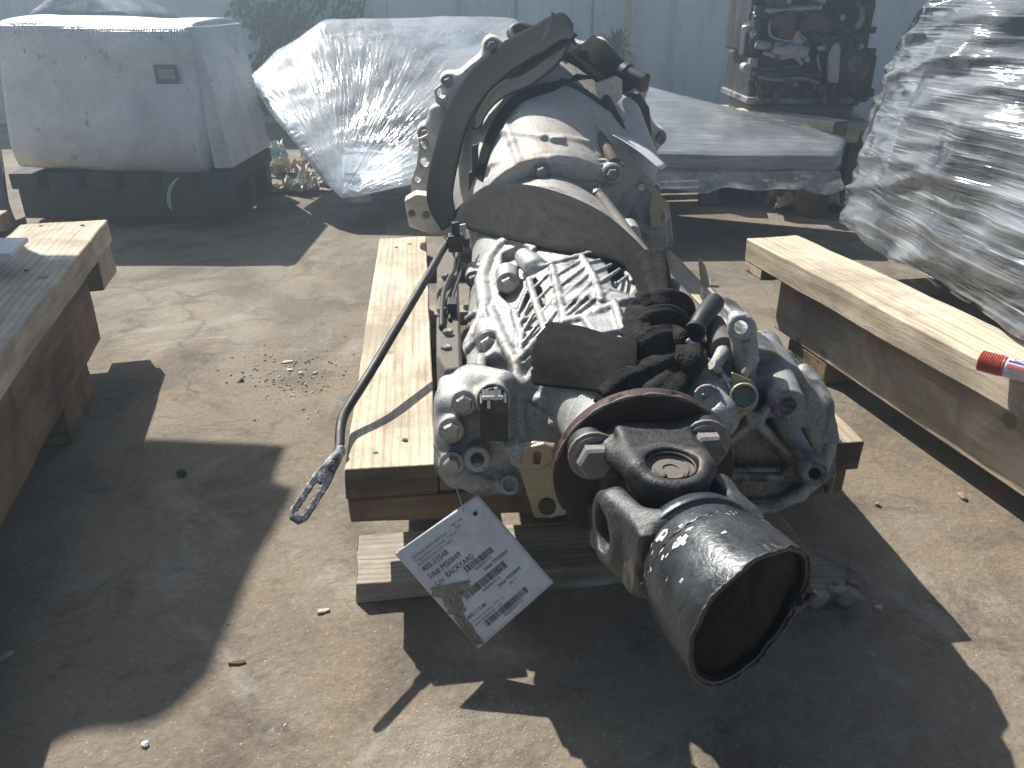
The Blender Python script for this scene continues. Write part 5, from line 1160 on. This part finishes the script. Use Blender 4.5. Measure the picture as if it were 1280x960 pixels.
# ============================================================ silver covered crate on its dark pallet
CY = 2.26
x0, x1 = -1.36, -.835
ct = thing('crate', ((x0+x1)/2, CY+.2, .09), 'silver woven-wrap covered crate with a bright top edge and small dark label', 'crate')
pr = [(-.01, .085), (-.035, .09), (-.05, .13), (-.048, .18), (-.03, .24), (.0, .33), (.012, .42), (.03, .452), (.06, .462), (.30, .468), (.42, .46), (.44, .44), (.44, .085)]
nx = 46; V = []
for i in range(nx+1):
    t = i/nx; x = x0+(x1-x0)*t
    for j, (dy, z) in enumerate(pr):
        z += .072
        q = Vector((x, CY+dy, z)); k = .010 if 0 < i < nx else .004
        q += mnoise.noise_vector(Vector((x*7, dy*9, z*9)))*k; q.z += .010*(1-t)
        if i in (0, nx): q.y += .012 if j < 8 else 0
        V.append(q)
npr = len(pr); Fc = [(i*npr+j, i*npr+(j+1) % npr, (i+1)*npr+(j+1) % npr, (i+1)*npr+j) for i in range(nx) for j in range(npr)]+[tuple(range(npr)), tuple(range(nx*npr, (nx+1)*npr))]
o = obj('silver_wrap', V, Fc, M['foil'], ct, True); ss = o.modifiers.new('soft', 'SUBSURF'); ss.levels = 1; ss.render_levels = 2
b = MB(); V = [(x1+.0, CY+.02, .16), (x1+.05, CY+.03, .16), (x1+.004, CY+.04, .525), (x1-.02, CY+.02, .525)]; b.prism(V, (.002, .38, 0)); b.build('end_flap', M['foil'], ct, 30, bevel=.004)
b = MB(); p0 = aty(191, 81, CY-.012); p1 = aty(224, 104, CY-.012); b.box(((p0.x+p1.x)/2, CY-.010, (p0.z+p1.z)/2), (abs(p1.x-p0.x)/2, .0015, abs(p0.z-p1.z)/2)); b.build('label', flat('dark_label', (.10, .11, .15)), ct)
b = MB(); w_, h_ = abs(p1.x-p0.x)*.34, abs(p0.z-p1.z)*.28; b.box(((p0.x+p1.x)/2+.002, CY-.0125, (p0.z+p1.z)/2), (w_, .0008, h_)); b.build('label_panel', flat('grey_label_panel', (.25, .27, .33)), ct)
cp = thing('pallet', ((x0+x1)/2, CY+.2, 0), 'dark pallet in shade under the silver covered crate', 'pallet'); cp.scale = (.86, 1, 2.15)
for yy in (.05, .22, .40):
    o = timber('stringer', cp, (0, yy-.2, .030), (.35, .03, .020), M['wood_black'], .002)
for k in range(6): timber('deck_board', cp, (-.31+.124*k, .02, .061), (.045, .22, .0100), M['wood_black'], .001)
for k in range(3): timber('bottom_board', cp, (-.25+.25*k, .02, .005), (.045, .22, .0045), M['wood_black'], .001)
b = MB(); b.tube([aty(222, 222, 2.2), aty(213, 235, 2.19), aty(211, 250, 2.18), aty(214, 262, 2.17)], [.002, .005, .006, .003], 8); b.build('torn_wrap_strip', M['film_scrap'], ct, True)
# slatted crate end seen between the silver crate and the streaky load
sc_ = thing('slatted_crate', aty(295, 190, 2.75), 'grey slatted crate end behind the right corner of the silver crate', 'crate')
base = aty(297, 180, 2.75); sc_.location = (base.x, 2.75, 0)
for k in range(7):
    b = MB(); b.box((base.x-.01, 2.73, .03+.036*k), (.09, .008, .0125)); b.build('slat', M['wood_grey_x'], sc_, bevel=.001)
for x in (-.09, .07):
    b = MB(); b.box((base.x+x, 2.755, .13), (.016, .016, .13)); b.build('post', M['wood_dirty_x'], sc_, bevel=.001)
# round-shouldered wrapped thing standing behind the silver crate
wrapped('wrapped_load', (-1.2, 3.2, 0), 'pale rounded film-wrapped load behind the silver covered crate', [(.02, [(-1.75, 3.0), (-1.30, 3.0), (-1.30, 3.5), (-1.75, 3.5)]), (.42, [(-1.72, 2.98), (-1.30, 2.98), (-1.30, 3.5), (-1.72, 3.5)]), (.54, [(-1.64, 3.0), (-1.33, 3.0), (-1.33, 3.5), (-1.64, 3.5)]), (.60, [(-1.58, 3.05), (-1.42, 3.05), (-1.42, 3.4), (-1.58, 3.4)])], M['film_col'], M['cargo_grey'], n=40, seed=12)
# torn film and cardboard between the crate and the streaky load
def scrap(loc, sx, sy, m, label, name='plastic_scrap', cat='scrap', seed=0, hh=.05, yaw=0.):
    n = 16; V = []
    for j in range(n+1):
        for i in range(n+1):
            u, v = i/n-.5, j/n-.5; q = Vector((u*sx, v*sy, 0)); q.rotate(Matrix.Rotation(yaw, 3, 'Z'))
            nz = abs(mnoise.noise(Vector((u*5+seed, v*5, seed))))*hh*1.9+abs(mnoise.noise(Vector((u*13+seed, v*13, 4))))*hh*.6
            dd = mnoise.noise_vector(Vector((u*6, v*6, seed+7)))*.03
            V.append(Vector(loc)+q+Vector((dd.x, dd.y, nz+.003)))
    Fc = [(j*(n+1)+i, j*(n+1)+i+1, (j+1)*(n+1)+i+1, (j+1)*(n+1)+i) for j in range(n) for i in range(n)]
    o = obj(name, V, Fc, m, None, 25); setp(o, label, cat); s_ = o.modifiers.new('thick', 'SOLIDIFY'); s_.thickness = .0012
    return o
M['card'] = surf('dirty_cardboard', (.32, .26, .19), (.55, .49, .4), (.14, .11, .08), 30, (.7, .85), 0, 300, .002, .0005)
M['scrap_pale'] = surf('dirty_white_plastic', (.4, .39, .35), (.66, .64, .58), (.2, .16, .12), 30, (.3, .6), 0, 300, .003, .0006)
scrap(atz(330, 205, .0), .16, .12, M['scrap_pale'], 'crumpled dirty white plastic nearest the silver crate corner', seed=1, hh=.075, yaw=.4)
scrap(atz(362, 218, .0), .14, .12, M['card'], 'crumpled tan cardboard in the middle of the scrap heap', 'cardboard_scrap', seed=2, hh=.06)
scrap(atz(385, 240, .0), .13, .11, M['scrap_pale'], 'pale crumpled plastic at the foot of the streaky wrapped load', seed=5, hh=.045, yaw=1.1)
scrap(atz(352, 240, .0), .12, .07, M['card'], 'flat torn brown cardboard in front of the scrap heap', 'cardboard_scrap', seed=9, hh=.02, yaw=.2)
scrap(atz(345, 203, .01), .06, .05, surf('blue_scrap', (.2, .4, .5), (.4, .6, .66), None), 'small pale blue plastic bit in the scrap heap', seed=14, hh=.05)
scrap(atz(318, 185, .0), .05, .10, M['card'], 'upright torn cardboard strip beside the slatted crate', 'cardboard_scrap', seed=11, hh=.11, yaw=.8)

# ============================================================ streaky wrapped load behind the bell (middle) and the flat one right of it
def hull_load(name, label, pts, film, cargo, wr, inset, seed, sub=3, loc=None, flaps=None):
    """pts: corner points of a convex bundle"""
    t = thing(name, loc or (sum((Vector(p) for p in pts), Vector((0, 0, 0)))/len(pts)), label, 'wrapped load')
    for nm, m_, ins, w_ in (('stretch_film', film, 0, wr), ('cargo', cargo, inset, .003)):
        bm = bmesh.new(); cc = sum((Vector(p) for p in pts), Vector((0, 0, 0)))/len(pts)
        for p in pts: p = Vector(p); bm.verts.new(p if not ins else cc+(p-cc)*ins)
        r = bmesh.ops.convex_hull(bm, input=bm.verts); bmesh.ops.delete(bm, geom=list(set(g_ for g_ in r['geom_interior']+r['geom_unused'] if isinstance(g_, bmesh.types.BMVert))), context='VERTS')
        for _ in range(sub): 
            bmesh.ops.subdivide_edges(bm, edges=[e for e in bm.edges if e.calc_length() > .045], cuts=1, use_grid_fill=True); bmesh.ops.triangulate(bm, faces=bm.faces)
        bmesh.ops.smooth_vert(bm, verts=bm.verts, factor=.3, use_axis_x=True, use_axis_y=True, use_axis_z=True)
        for v in bm.verts:
            d = mnoise.noise_vector(v.co*8+Vector((seed, 0, 0)))*w_+mnoise.noise_vector(v.co*24+Vector((seed, 0, 0)))*w_*.4; v.co += d
        me = bpy.data.meshes.new(nm); lo_ = wloc(t)
        for v in bm.verts: v.co -= lo_
        bm.to_mesh(me); bm.free(); me.polygons.foreach_set('use_smooth', [True]*len(me.polygons)); me.materials.append(m_)
        o = bpy.data.objects.new(nm, me); COL.objects.link(o); o.parent = t
    return t
mp = [aty(308, 100, 2.75), aty(345, 62, 2.9), aty(405, 24, 3.0), aty(560, 20, 3.1), aty(650, 22, 3.1), aty(670, 120, 2.5), aty(640, 200, 2.3), aty(500, 235, 2.25), aty(425, 250, 2.24), aty(385, 205, 2.35), aty(350, 160, 2.5),
      aty(380, 100, 3.2), aty(640, 60, 3.3), aty(640, 200, 3.1), aty(430, 190, 3.0)]
MF = aty(425, 250, 2.24)-sum((Vector(p) for p in mp), Vector((0, 0, 0)))/len(mp)
M['film_mid'] = film_mat('stretch_film_gathered', .22, .9, freq=13, cloud=.9, bd=.004, gloss=.12, fan=tuple(MF))
hull_load('wrapped_load', 'glaring streaky film-wrapped bundle behind the left side of the bell housing', mp, M['film_mid'], M['cargo_grey'], .005, .5, 4, 5)
rp_ = [aty(800, 105, 2.55), aty(880, 134, 2.42), aty(960, 162, 2.27), aty(1055, 186, 2.15), aty(1050, 196, 2.12), aty(835, 188, 2.12), aty(790, 190, 2.12), aty(700, 100, 2.6), aty(700, 190, 2.1), aty(790, 222, 2.12), aty(1046, 215, 2.1), aty(1060, 170, 2.3), aty(1050, 215, 2.3), aty(800, 220, 2.5)]
flat_load = hull_load('wrapped_load', 'flat wedge-shaped film-wrapped load with a dark front edge right of the bell housing', rp_, M['film_flat'], M['cargo'], .003, .93, 21, 5)
# its drooping torn film hem
V = []; n = 34
for i in range(n+1):
    t = i/n; px = 800+250*t; top_ = aty(px, 214-8*t*0, 2.10)
    for j in range(6): q = top_+Vector((0, -.01*j+.012*mnoise.noise(Vector((t*9, j*.6, 2))), -.007*j*(1+.3*mnoise.noise(Vector((t*6, 1, 1))))-.001*j*j*max(0, mnoise.noise(Vector((t*5, 5, 1)))))); V.append(q)
fh = obj('film_hem', V, [(i*6+j, i*6+j+1, (i+1)*6+j+1, (i+1)*6+j) for i in range(n) for j in range(5)], M['film_col'], flat_load, True)
# pallet under the flat load
fp_ = atz(940, 262, .0); pb = thing('pallet', (fp_.x, fp_.y+.12, 0), 'low grey pallet beneath the flat wedge-shaped wrapped load', 'pallet', yaw=.12); pb.scale = (1, 1, 1.3)
timber('cross_beam', pb, (.06, .0, .095), (.44, .045, .016), M['wood_x'])
timber('cross_beam', pb, (.06, .5, .095), (.44, .045, .016), M['wood_x'])
for x in (-.33, .06, .44): timber('stringer', pb, (x, .25, .041), (.035, .30, .037), M['wood_dirty_y'])
for k, y in enumerate((.1, .2, .3, .4)): timber('deck_board', pb, (.06, y, .118), (.44, .035, .006), M['wood_grey_x'])
# crushed brown sack end poking out under its right corner
scrap(atz(1020, 262, .0), .30, .10, M['card'], 'crumpled grimy brown sack lying under the right corner of the flat wrapped load', 'crumpled_sack', 'sack', seed=21, hh=.06, yaw=.15)

# ============================================================ engine on a pallet in the background
EY = 2.55
def Q(x, y, dy=0.): return aty(x, y, EY+dy)
en = thing('engine', (Q(1010, 150).x, EY+.15, Q(1010, 165).z), 'greasy dark engine block with rusty manifold standing in the background at upper right', 'engine')
def ebox(name, x0, y0, x1, y1, d0, d1, m, bev=.006, parent=en, sm=30):
    a, b_ = Q(x0, y0, d0), Q(x1, y1, d0); b = MB(); b.box(((a.x+b_.x)/2, EY+(d0+d1)/2, (a.z+b_.z)/2), (abs(b_.x-a.x)/2, (d1-d0)/2, abs(a.z-b_.z)/2)); return b.build(name, m, parent, sm, bevel=bev)
def ecyl(name, pts, r, m, n=14, parent=en): b = MB(); b.tube(pts, r, n); return b.build(name, m, parent, True)
ebox('engine_block', 942, 68, 1088, 128, .04, .36, M['engine_dark'], .012); ebox('cylinder_head', 940, -30, 1085, 66, .06, .30, M['engine_dark'], .01); ebox('rocker_cover', 946, -90, 1078, -31, .08, .28, M['cargo'], .02)
ebox('oil_sump', 938, 129, 1066, 152, .05, .32, M['cargo_grey'], .012); ebox('sump_flange', 934, 122, 1075, 130, .02, .36, M['alu_dark'], .003)
ecyl('coolant_pipe', [Q(946, 55, .03), Q(941, 30, .0), Q(948, 16, -.01), Q(965, 13, -.01), Q(1000, 11, -.01), Q(1026, 9, .0)], [.014, .013, .012, .011, .010, .011], M['bolt'])
ecyl('oil_cooler', [Q(966, 60, -.02), Q(985, 62, -.02), Q(1008, 66, -.02)], .019, M['alu']); ecyl('oil_cooler_neck', [Q(945, 55, -.02), Q(962, 58, -.02)], .012, M['alu'])
ecyl('exhaust_manifold', [Q(962, 30, .0), Q(975, 26, -.02), Q(986, 34, -.02), Q(984, 50, .0)], [.016, .02, .02, .018], M['rust_orange']); ecyl('exhaust_manifold', [Q(1000, 36, .0), Q(1018, 28, -.02), Q(1034, 38, .0)], [.018, .026, .016], M['rust_orange'])
ecyl('fuel_pipe', [Q(970, 14, 0), Q(962, 30, -.02), Q(965, 46, -.02), Q(990, 52, -.02)], .004, M['bolt']); ecyl('fuel_pipe', [Q(1030, 60, 0), Q(1022, 72, -.02), Q(1026, 90, -.01)], .004, M['bolt'])
ecyl('outlet_stub', [Q(928, 36, .0), Q(940, 35, .0)], .009, M['bolt'])
b = MB(); a = Q(1068, 80, -.01); b.lathe(a, (-.25, 1, 0), [(0, .045), (.01, .062), (.025, .062), (.03, .055), (.045, .055), (.05, .04)], 32); b.build('crank_pulley', M['engine_dark'], en, 30)
b = MB(); b.lathe(a+Vector((.0, -.006, 0)), (-.25, 1, 0), [(0, .022), (.012, .03)], 24); b.build('pulley_hub', M['cargo_grey'], en, 30)
b = MB(); b.prism([Q(x, y, -.03) for x, y in ((1041, 56), (1048, 52), (1051, 60), (1050, 80), (1048, 104), (1035, 104), (1036, 68))], (0, .02, 0)); b.build('mounting_bracket', M['alu'], en, 30, bevel=.002)
b = MB(); b.prism([Q(x, y, -.02) for x, y in ((990, 40), (998, 38), (1010, 50), (1000, 58), (990, 54))], (0, .01, 0)); b.build('heat_shield', M['alu'], en, bevel=.002)
b = MB(); b.box(Q(935, 50, .06), (.018, .03, .045)); b.box(Q(940, 8, .04), (.008, .02, .06)); b.build('alternator_housing', M['cargo'], en, bevel=.006)
b = MB(); b.lathe(Q(934, 85, .0), (0, 1, 0), [(0, .012), (.04, .014)], 14); b.box(Q(940, 78, .02), (.012, .02, .012)); b.box(Q(1026, 60, -.03), (.010, .01, .006)); b.box(Q(1008, 74, -.02), (.007, .01, .007)); b.build('sensor', M['alu'], en, 40, bevel=.001)
for x, y in ((994, 105), (1020, 110), (1032, 122), (1053, 22), (1076, 58), (948, 122)):
    o = bpy.data.objects.new('bolt', BM['z']); COL.objects.link(o); o.parent = en; o.location = Q(x, y, -.015 if y < 100 else .02)-wloc(en); o.rotation_euler = (math.pi/2, random.random(), 0); o.scale = (.7,)*3
    b = MB()
for x0_, x1_, y in ((950, 972, 84), (950, 976, 92), (980, 1000, 82), (1004, 1030, 92)):
    ebox('casting_rib', x0_, y, x1_, y+3, .02, .05, M['cargo_grey'], .001)
b = MB()
for k in range(170):
    c_ = Q(random.uniform(938, 1090), random.uniform(-20, 125), random.uniform(-.02, .05)); q = random.uniform(.003, .014); b.box(c_, (q*random.uniform(.5, 1.6), q, q*random.uniform(.5, 1.5)))
b.build('brackets_and_clips', M['engine_dark'], en, bevel=.001)['kind'] = 'stuff'
ep = thing('pallet', (Q(1000, 160).x, EY+.15, 0), 'pale pallet supporting the greasy background engine', 'pallet', yaw=-.22)
zt = Q(1000, 155, -.05).z
timber('front_board', ep, (.02, -.20, zt-.022), (.17, .045, .020), M['wood_fresh_x'])
for k, y in enumerate((-.09, .02, .13, .24)): timber('deck_board', ep, (-.03, y, zt-.014), (.27, .04, .011), M['wood_x'])
for x in (-.22, .0, .2): timber('stringer', ep, (x, .02, (zt-.045)/2), (.03, .25, (zt-.046)/2), M['wood_dirty_y'])

# ============================================================ big loosely wrapped load at the right
bp = []
zb = .175
def o2(*a): return [Vector(q) for q in a]
big = [(.205, [(.63, 1.50), (.64, 1.2), (.66, .93), (1.5, .95), (1.5, 1.9), (.82, 1.9)]),
       (.33, [(.64, 1.50), (.65, 1.2), (.68, .95), (1.5, .98), (1.5, 1.9), (.83, 1.9)]),
       (.42, [(.652, 1.50), (.667, 1.22), (.72, 1.0), (1.5, 1.03), (1.5, 1.9), (.84, 1.88)]),
       (.50, [(.662, 1.48), (.69, 1.25), (.78, 1.08), (1.5, 1.1), (1.5, 1.88), (.85, 1.86)]),
       (.57, [(.68, 1.46), (.72, 1.28), (.86, 1.16), (1.45, 1.18), (1.45, 1.85), (.87, 1.83)]),
       (.63, [(.72, 1.44), (.78, 1.32), (.93, 1.25), (1.4, 1.27), (1.4, 1.8), (.9, 1.78)])]
bw = wrapped('wrapped_load', (1.1, 1.4, .20), 'huge shiny loosely film-wrapped load on the pallet at the right', big, M['film_big'], M['cargo'], n=240, wr=.012, cargo_in=.06, dz=.006, crease=.014, seed=31)

p0_, p1_ = aty(924, 140, 2.66), aty(1050, 166, 2.36); tb_ = thing('timber', ((p0_.x+p1_.x)/2, (p0_.y+p1_.y)/2, 0), 'pale sunlit timber lying between the greasy engine and the flat wrapped load', 'timber', yaw=math.atan2(p1_.y-p0_.y, p1_.x-p0_.x))
zt_ = (p0_.z+p1_.z)/2; hl_ = (Vector((p1_.x, p1_.y))-Vector((p0_.x, p0_.y))).length/2
timber('beam', tb_, (0, 0, zt_), (hl_, .035, .022), M['wood_fresh_x']); timber('block', tb_, (-hl_*.7, 0, (zt_-.022)/2), (.04, .03, (zt_-.023)/2), M['wood_dirty_x']); timber('block', tb_, (hl_*.7, 0, (zt_-.022)/2), (.04, .03, (zt_-.023)/2), M['wood_dirty_x'])
# more plumbing on the engine
for pts, r, m_ in (([(955, 66), (975, 72), (992, 70), (1002, 80)], .006, 'alu'), ([(1012, 44), (1030, 50), (1046, 46)], .008, 'engine_dark'), ([(948, 96), (975, 100), (1002, 98), (1024, 104)], .005, 'bolt_rust'), ([(1050, 30), (1062, 44), (1060, 66)], .007, 'engine_dark'), ([(985, 5), (992, -8), (1012, -4), (1030, 2)], .008, 'bolt'), ([(944, 20), (950, 34), (944, 46)], .006, 'engine_dark'), ([(1072, 4), (1078, 20), (1070, 36)], .009, 'alu_dark')):
    ecyl('engine_pipe', [Q(x, y, -.03+.01*(k % 2)) for k, (x, y) in enumerate(pts)], r, M[m_], 10)
# climbing plant on the wall between the silver crate and the streaky load
def creeper(px0, px1, py0, py1, n, label, seed):
    rr = random.Random(seed); a0, a1 = aty(px0, py1, WY-.06), aty(px1, py0, WY-.06); t = thing('climbing_plant', ((a0.x+a1.x)/2, WY-.06, 0), label, 'plant')
    b = MB()
    for k in range(5): x = rr.uniform(a0.x, a1.x); b.tube([(x, WY-.05, 0), (x+rr.uniform(-.1, .1), WY-.06, .25), (x+rr.uniform(-.15, .15), WY-.05, .6)], [.007, .006, .003], 6)
    b.build('stem', M['wood_black'], t, True)['kind'] = 'stuff'
    b = MB()
    for k in range(n):
        c = Vector((rr.gauss((a0.x+a1.x)/2, (a1.x-a0.x)*.28), WY-rr.uniform(.04, .12), rr.uniform(.05, max(a1.z, .7)))); 
        if mnoise.noise(c*5) < -.12: continue
        s_ = rr.uniform(.012, .03); d = Vector((rr.uniform(-1, 1), rr.uniform(-1, -.1), rr.uniform(-.7, .7))).normalized(); e = d.orthogonal().normalized(); g_ = d.cross(e)
        b.add([c-e*s_, c+g_*s_*.5, c+e*s_, c-g_*s_*.5], [(0, 1, 2, 3)])
    b.build('leaves', M['leaf'], t)['kind'] = 'stuff'
creeper(285, 400, 0, 120, 1500, 'dark climbing plant on the wall between the silver crate and the streaky load', 5)
creeper(395, 460, 0, 40, 300, 'small patch of creeper on the wall above the streaky wrapped load', 9)
# ============================================================ palm by the wall, debris
pm = thing('palm_plant', (aty(770, 60, WY-.35).x, WY-.35, 0), 'small dark spiky palm growing against the wall beside the yellow pole', 'palm')
pc0 = aty(770, 62, WY-.35)
b = MB(); b.tube([(pc0.x, WY-.35, 0), (pc0.x+.01, WY-.35, pc0.z*.5), pc0], [.03, .022, .015], 10); b.build('trunk', M['wood_dirty_y'], pm, True)
lfb = MB()
for k in range(70):
    a = random.uniform(0, 6.28); el = random.uniform(-.5, 1.2); d = Vector((math.cos(a)*math.cos(el), math.sin(a)*math.cos(el)*.6, math.sin(el))); ln = random.uniform(.10, .20); sd = d.cross(Vector((0, 0, 1))).normalized()*.008
    p1 = pc0+d*ln*.5; p2 = pc0+d*ln+Vector((0, 0, -.05*ln/.2))
    lfb.add([pc0-sd*.4, pc0+sd*.4, p1+sd, p2, p1-sd], [(0, 1, 2, 4), (4, 2, 3)])
lfb.build('fronds', M['leaf'], pm)['kind'] = 'stuff'

b = MB()
def pebble(p, r, mb, fl=.6):
    n0 = [Vector((math.cos(2*math.pi*k/6)*r*random.uniform(.7, 1.2), math.sin(2*math.pi*k/6)*r*random.uniform(.7, 1.2), 0)) for k in range(6)]
    top_ = [q*.55+Vector((0, 0, r*fl*random.uniform(.7, 1.2))) for q in n0]; mb.add([p+q for q in n0]+[p+q for q in top_], [(k, (k+1) % 6, 6+(k+1) % 6, 6+k) for k in range(6)]+[(6, 7, 8, 9, 10, 11), (5, 4, 3, 2, 1, 0)])
gr, gc = MB(), MB()
for k in range(1100):
    x, y = random.uniform(-1.4, 1.2), random.uniform(.33, 2.4)
    if mnoise.noise(Vector((x*3, y*3, 1)))+random.uniform(-.3, .5) > .1: pebble(Vector((x, y, 0)), random.choice([.0006, .0008, .001, .0013, .002]), gr if random.random() < .6 else gc)
for k in range(420):
    q = atz(random.gauss(365, 38), random.gauss(472, 22)); pebble(Vector((q.x, q.y, 0)), random.choice([.0008, .001, .0015, .003]), gr if random.random() < .7 else gc)
for k in range(300):
    q = atz(random.gauss(560, 90), random.gauss(930, 40)); pebble(Vector((q.x, q.y, 0)), random.choice([.0005, .0008, .001]), gc)
o = gr.build('gravel', M['stone']); setp(o, kind='stuff'); o = gc.build('grit', M['chip']); setp(o, kind='stuff')
def chip(px, py, sx, sy, m, label, name='wood_chip', cat='wood chip', h=.002, group=None):
    c_ = atz(px, py); a = random.uniform(0, 3.1); b = MB(); n = 9; pts = []
    for k in range(n): q = 2*math.pi*k/n; r = random.uniform(.75, 1.1); v = Vector((math.cos(q)*sx*r, math.sin(q)*sy*r, .0005)); v.rotate(Matrix.Rotation(a, 3, 'Z')); pts.append(c_+v)
    cen = c_+Vector((0, 0, h*2)); b.add(pts+[p+Vector((0, 0, h*random.uniform(.5, 1.5))) for p in pts]+[cen], [(k, (k+1) % n, n+(k+1) % n, n+k) for k in range(n)]+[(n+k, n+(k+1) % n, 2*n) for k in range(n)]+[tuple(range(n-1, -1, -1))])
    o = b.build(name, m, None, 50); setp(o, label, cat, group)
chip(360, 453, .012, .005, M['chip'], 'largest pale wood chip in the dirt patch left of the rod')
chip(362, 463, .007, .004, M['chip'], 'pale wood chip just below the largest one in the dirt patch')
chip(376, 467, .005, .004, M['chip'], 'middle pale wood chip at the right of the dirt patch')
chip(394, 467, .005, .003, M['chip'], 'rightmost pale wood chip of the dirt patch')
chip(302, 476, .006, .005, M['stone'], 'round dark pebble at the left of the dirt patch', 'pebble', 'pebble', .004)
chip(228, 594, .0065, .0065, surf('dark_green_fruit', (.03, .055, .03), (.05, .08, .045), None), 'small dark green round fruit on the shaded ground', 'fruit', 'fruit', .005)
chip(404, 765, .007, .0035, M['chip'], 'tan leaf scrap on the sunlit ground left of the label', 'dry_leaf', 'leaf', .002)
chip(297, 829, .010, .0028, surf('brown_leaf', (.16, .10, .06), (.26, .17, .1), None), 'brown curled dry leaf by the edge of the large shadow', 'dry_leaf', 'leaf', .002)
chip(7, 822, .009, .005, M['card'], 'dim dry leaf in the shade at the left edge', 'dry_leaf', 'leaf', .002)
chip(1098, 762, .0048, .0042, surf('pink_stone', (.5, .3, .25), (.6, .4, .34), None), 'pinkish pebble in the shadow right of the cut shaft', 'pebble', 'pebble', .003)
chip(1202, 622, .010, .0045, M['stone'], 'dark flat stone on the lit ground below the right beam', 'pebble', 'pebble', .003)
chip(1096, 632, .004, .0035, M['stone'], 'dark pebble beside the front right corner of the middle pallet', 'pebble', 'pebble', .003)
chip(182, 932, .0035, .003, M['label_white'], 'tiny white pebble at the lower left on sunlit concrete', 'pebble', 'pebble', .002)
chip(386, 280, .010, .005, M['chip'], 'pale chip on dark ground in front of the scrap heap')
chip(630, 318, .006, .004, M['chip'], 'pale chip hidden near the case') if False else None
# broken wood lump sticking out of the lower board's right end
lw = Field(atz(1020, 740, .01)-Vector((.05, .05, .02)), atz(1020, 740, .01)+Vector((.05, .05, .05)), .0016)
c_ = atz(1015, 725, .012); lw.add(bxx(c_, (.03, .028, .012), (Vector((.8, .6, 0)), Vector((-.6, .8, 0)), Vector((0, 0, 1))), .006), cap(c_+Vector((.02, -.02, 0)), c_+Vector((.03, -.03, .002)), .010), k=.008)
for k in range(14): q = c_+Vector((random.uniform(.0, .04), random.uniform(-.04, .01), random.uniform(-.005, .016))); lw.add(cap(q, q+Vector((.004, -.003, 0)), random.uniform(.002, .004)), k=.004)
o = lw.build('wood_lump', M['wood_grey_x']); setp(o, 'splintered grey wood lump on the ground behind the open end of the cut shaft', 'wood')

# ============================================================ air volume added to imitate sun glare in the lens
b = MB(); b.box((0, 2.5, .22), (9.6, 9.0, 1.24)); hz = b.build('glare_veil', M['ground']); hz.data.materials.clear()
hm = bpy.data.materials.new('glare_veil_volume'); hm.use_nodes = True; hn = hm.node_tree; hn.nodes.remove(hn.nodes['Principled BSDF'])
pv = hn.nodes.new('ShaderNodeVolumePrincipled'); pv.inputs['Density'].default_value = .08; pv.inputs['Color'].default_value = (.66, .85, 1, 1); pv.inputs['Anisotropy'].default_value = .75
hn.links.new(pv.outputs[0], hn.nodes['Material Output'].inputs['Volume']); hz.data.materials.append(hm); hz['kind'] = 'stuff'
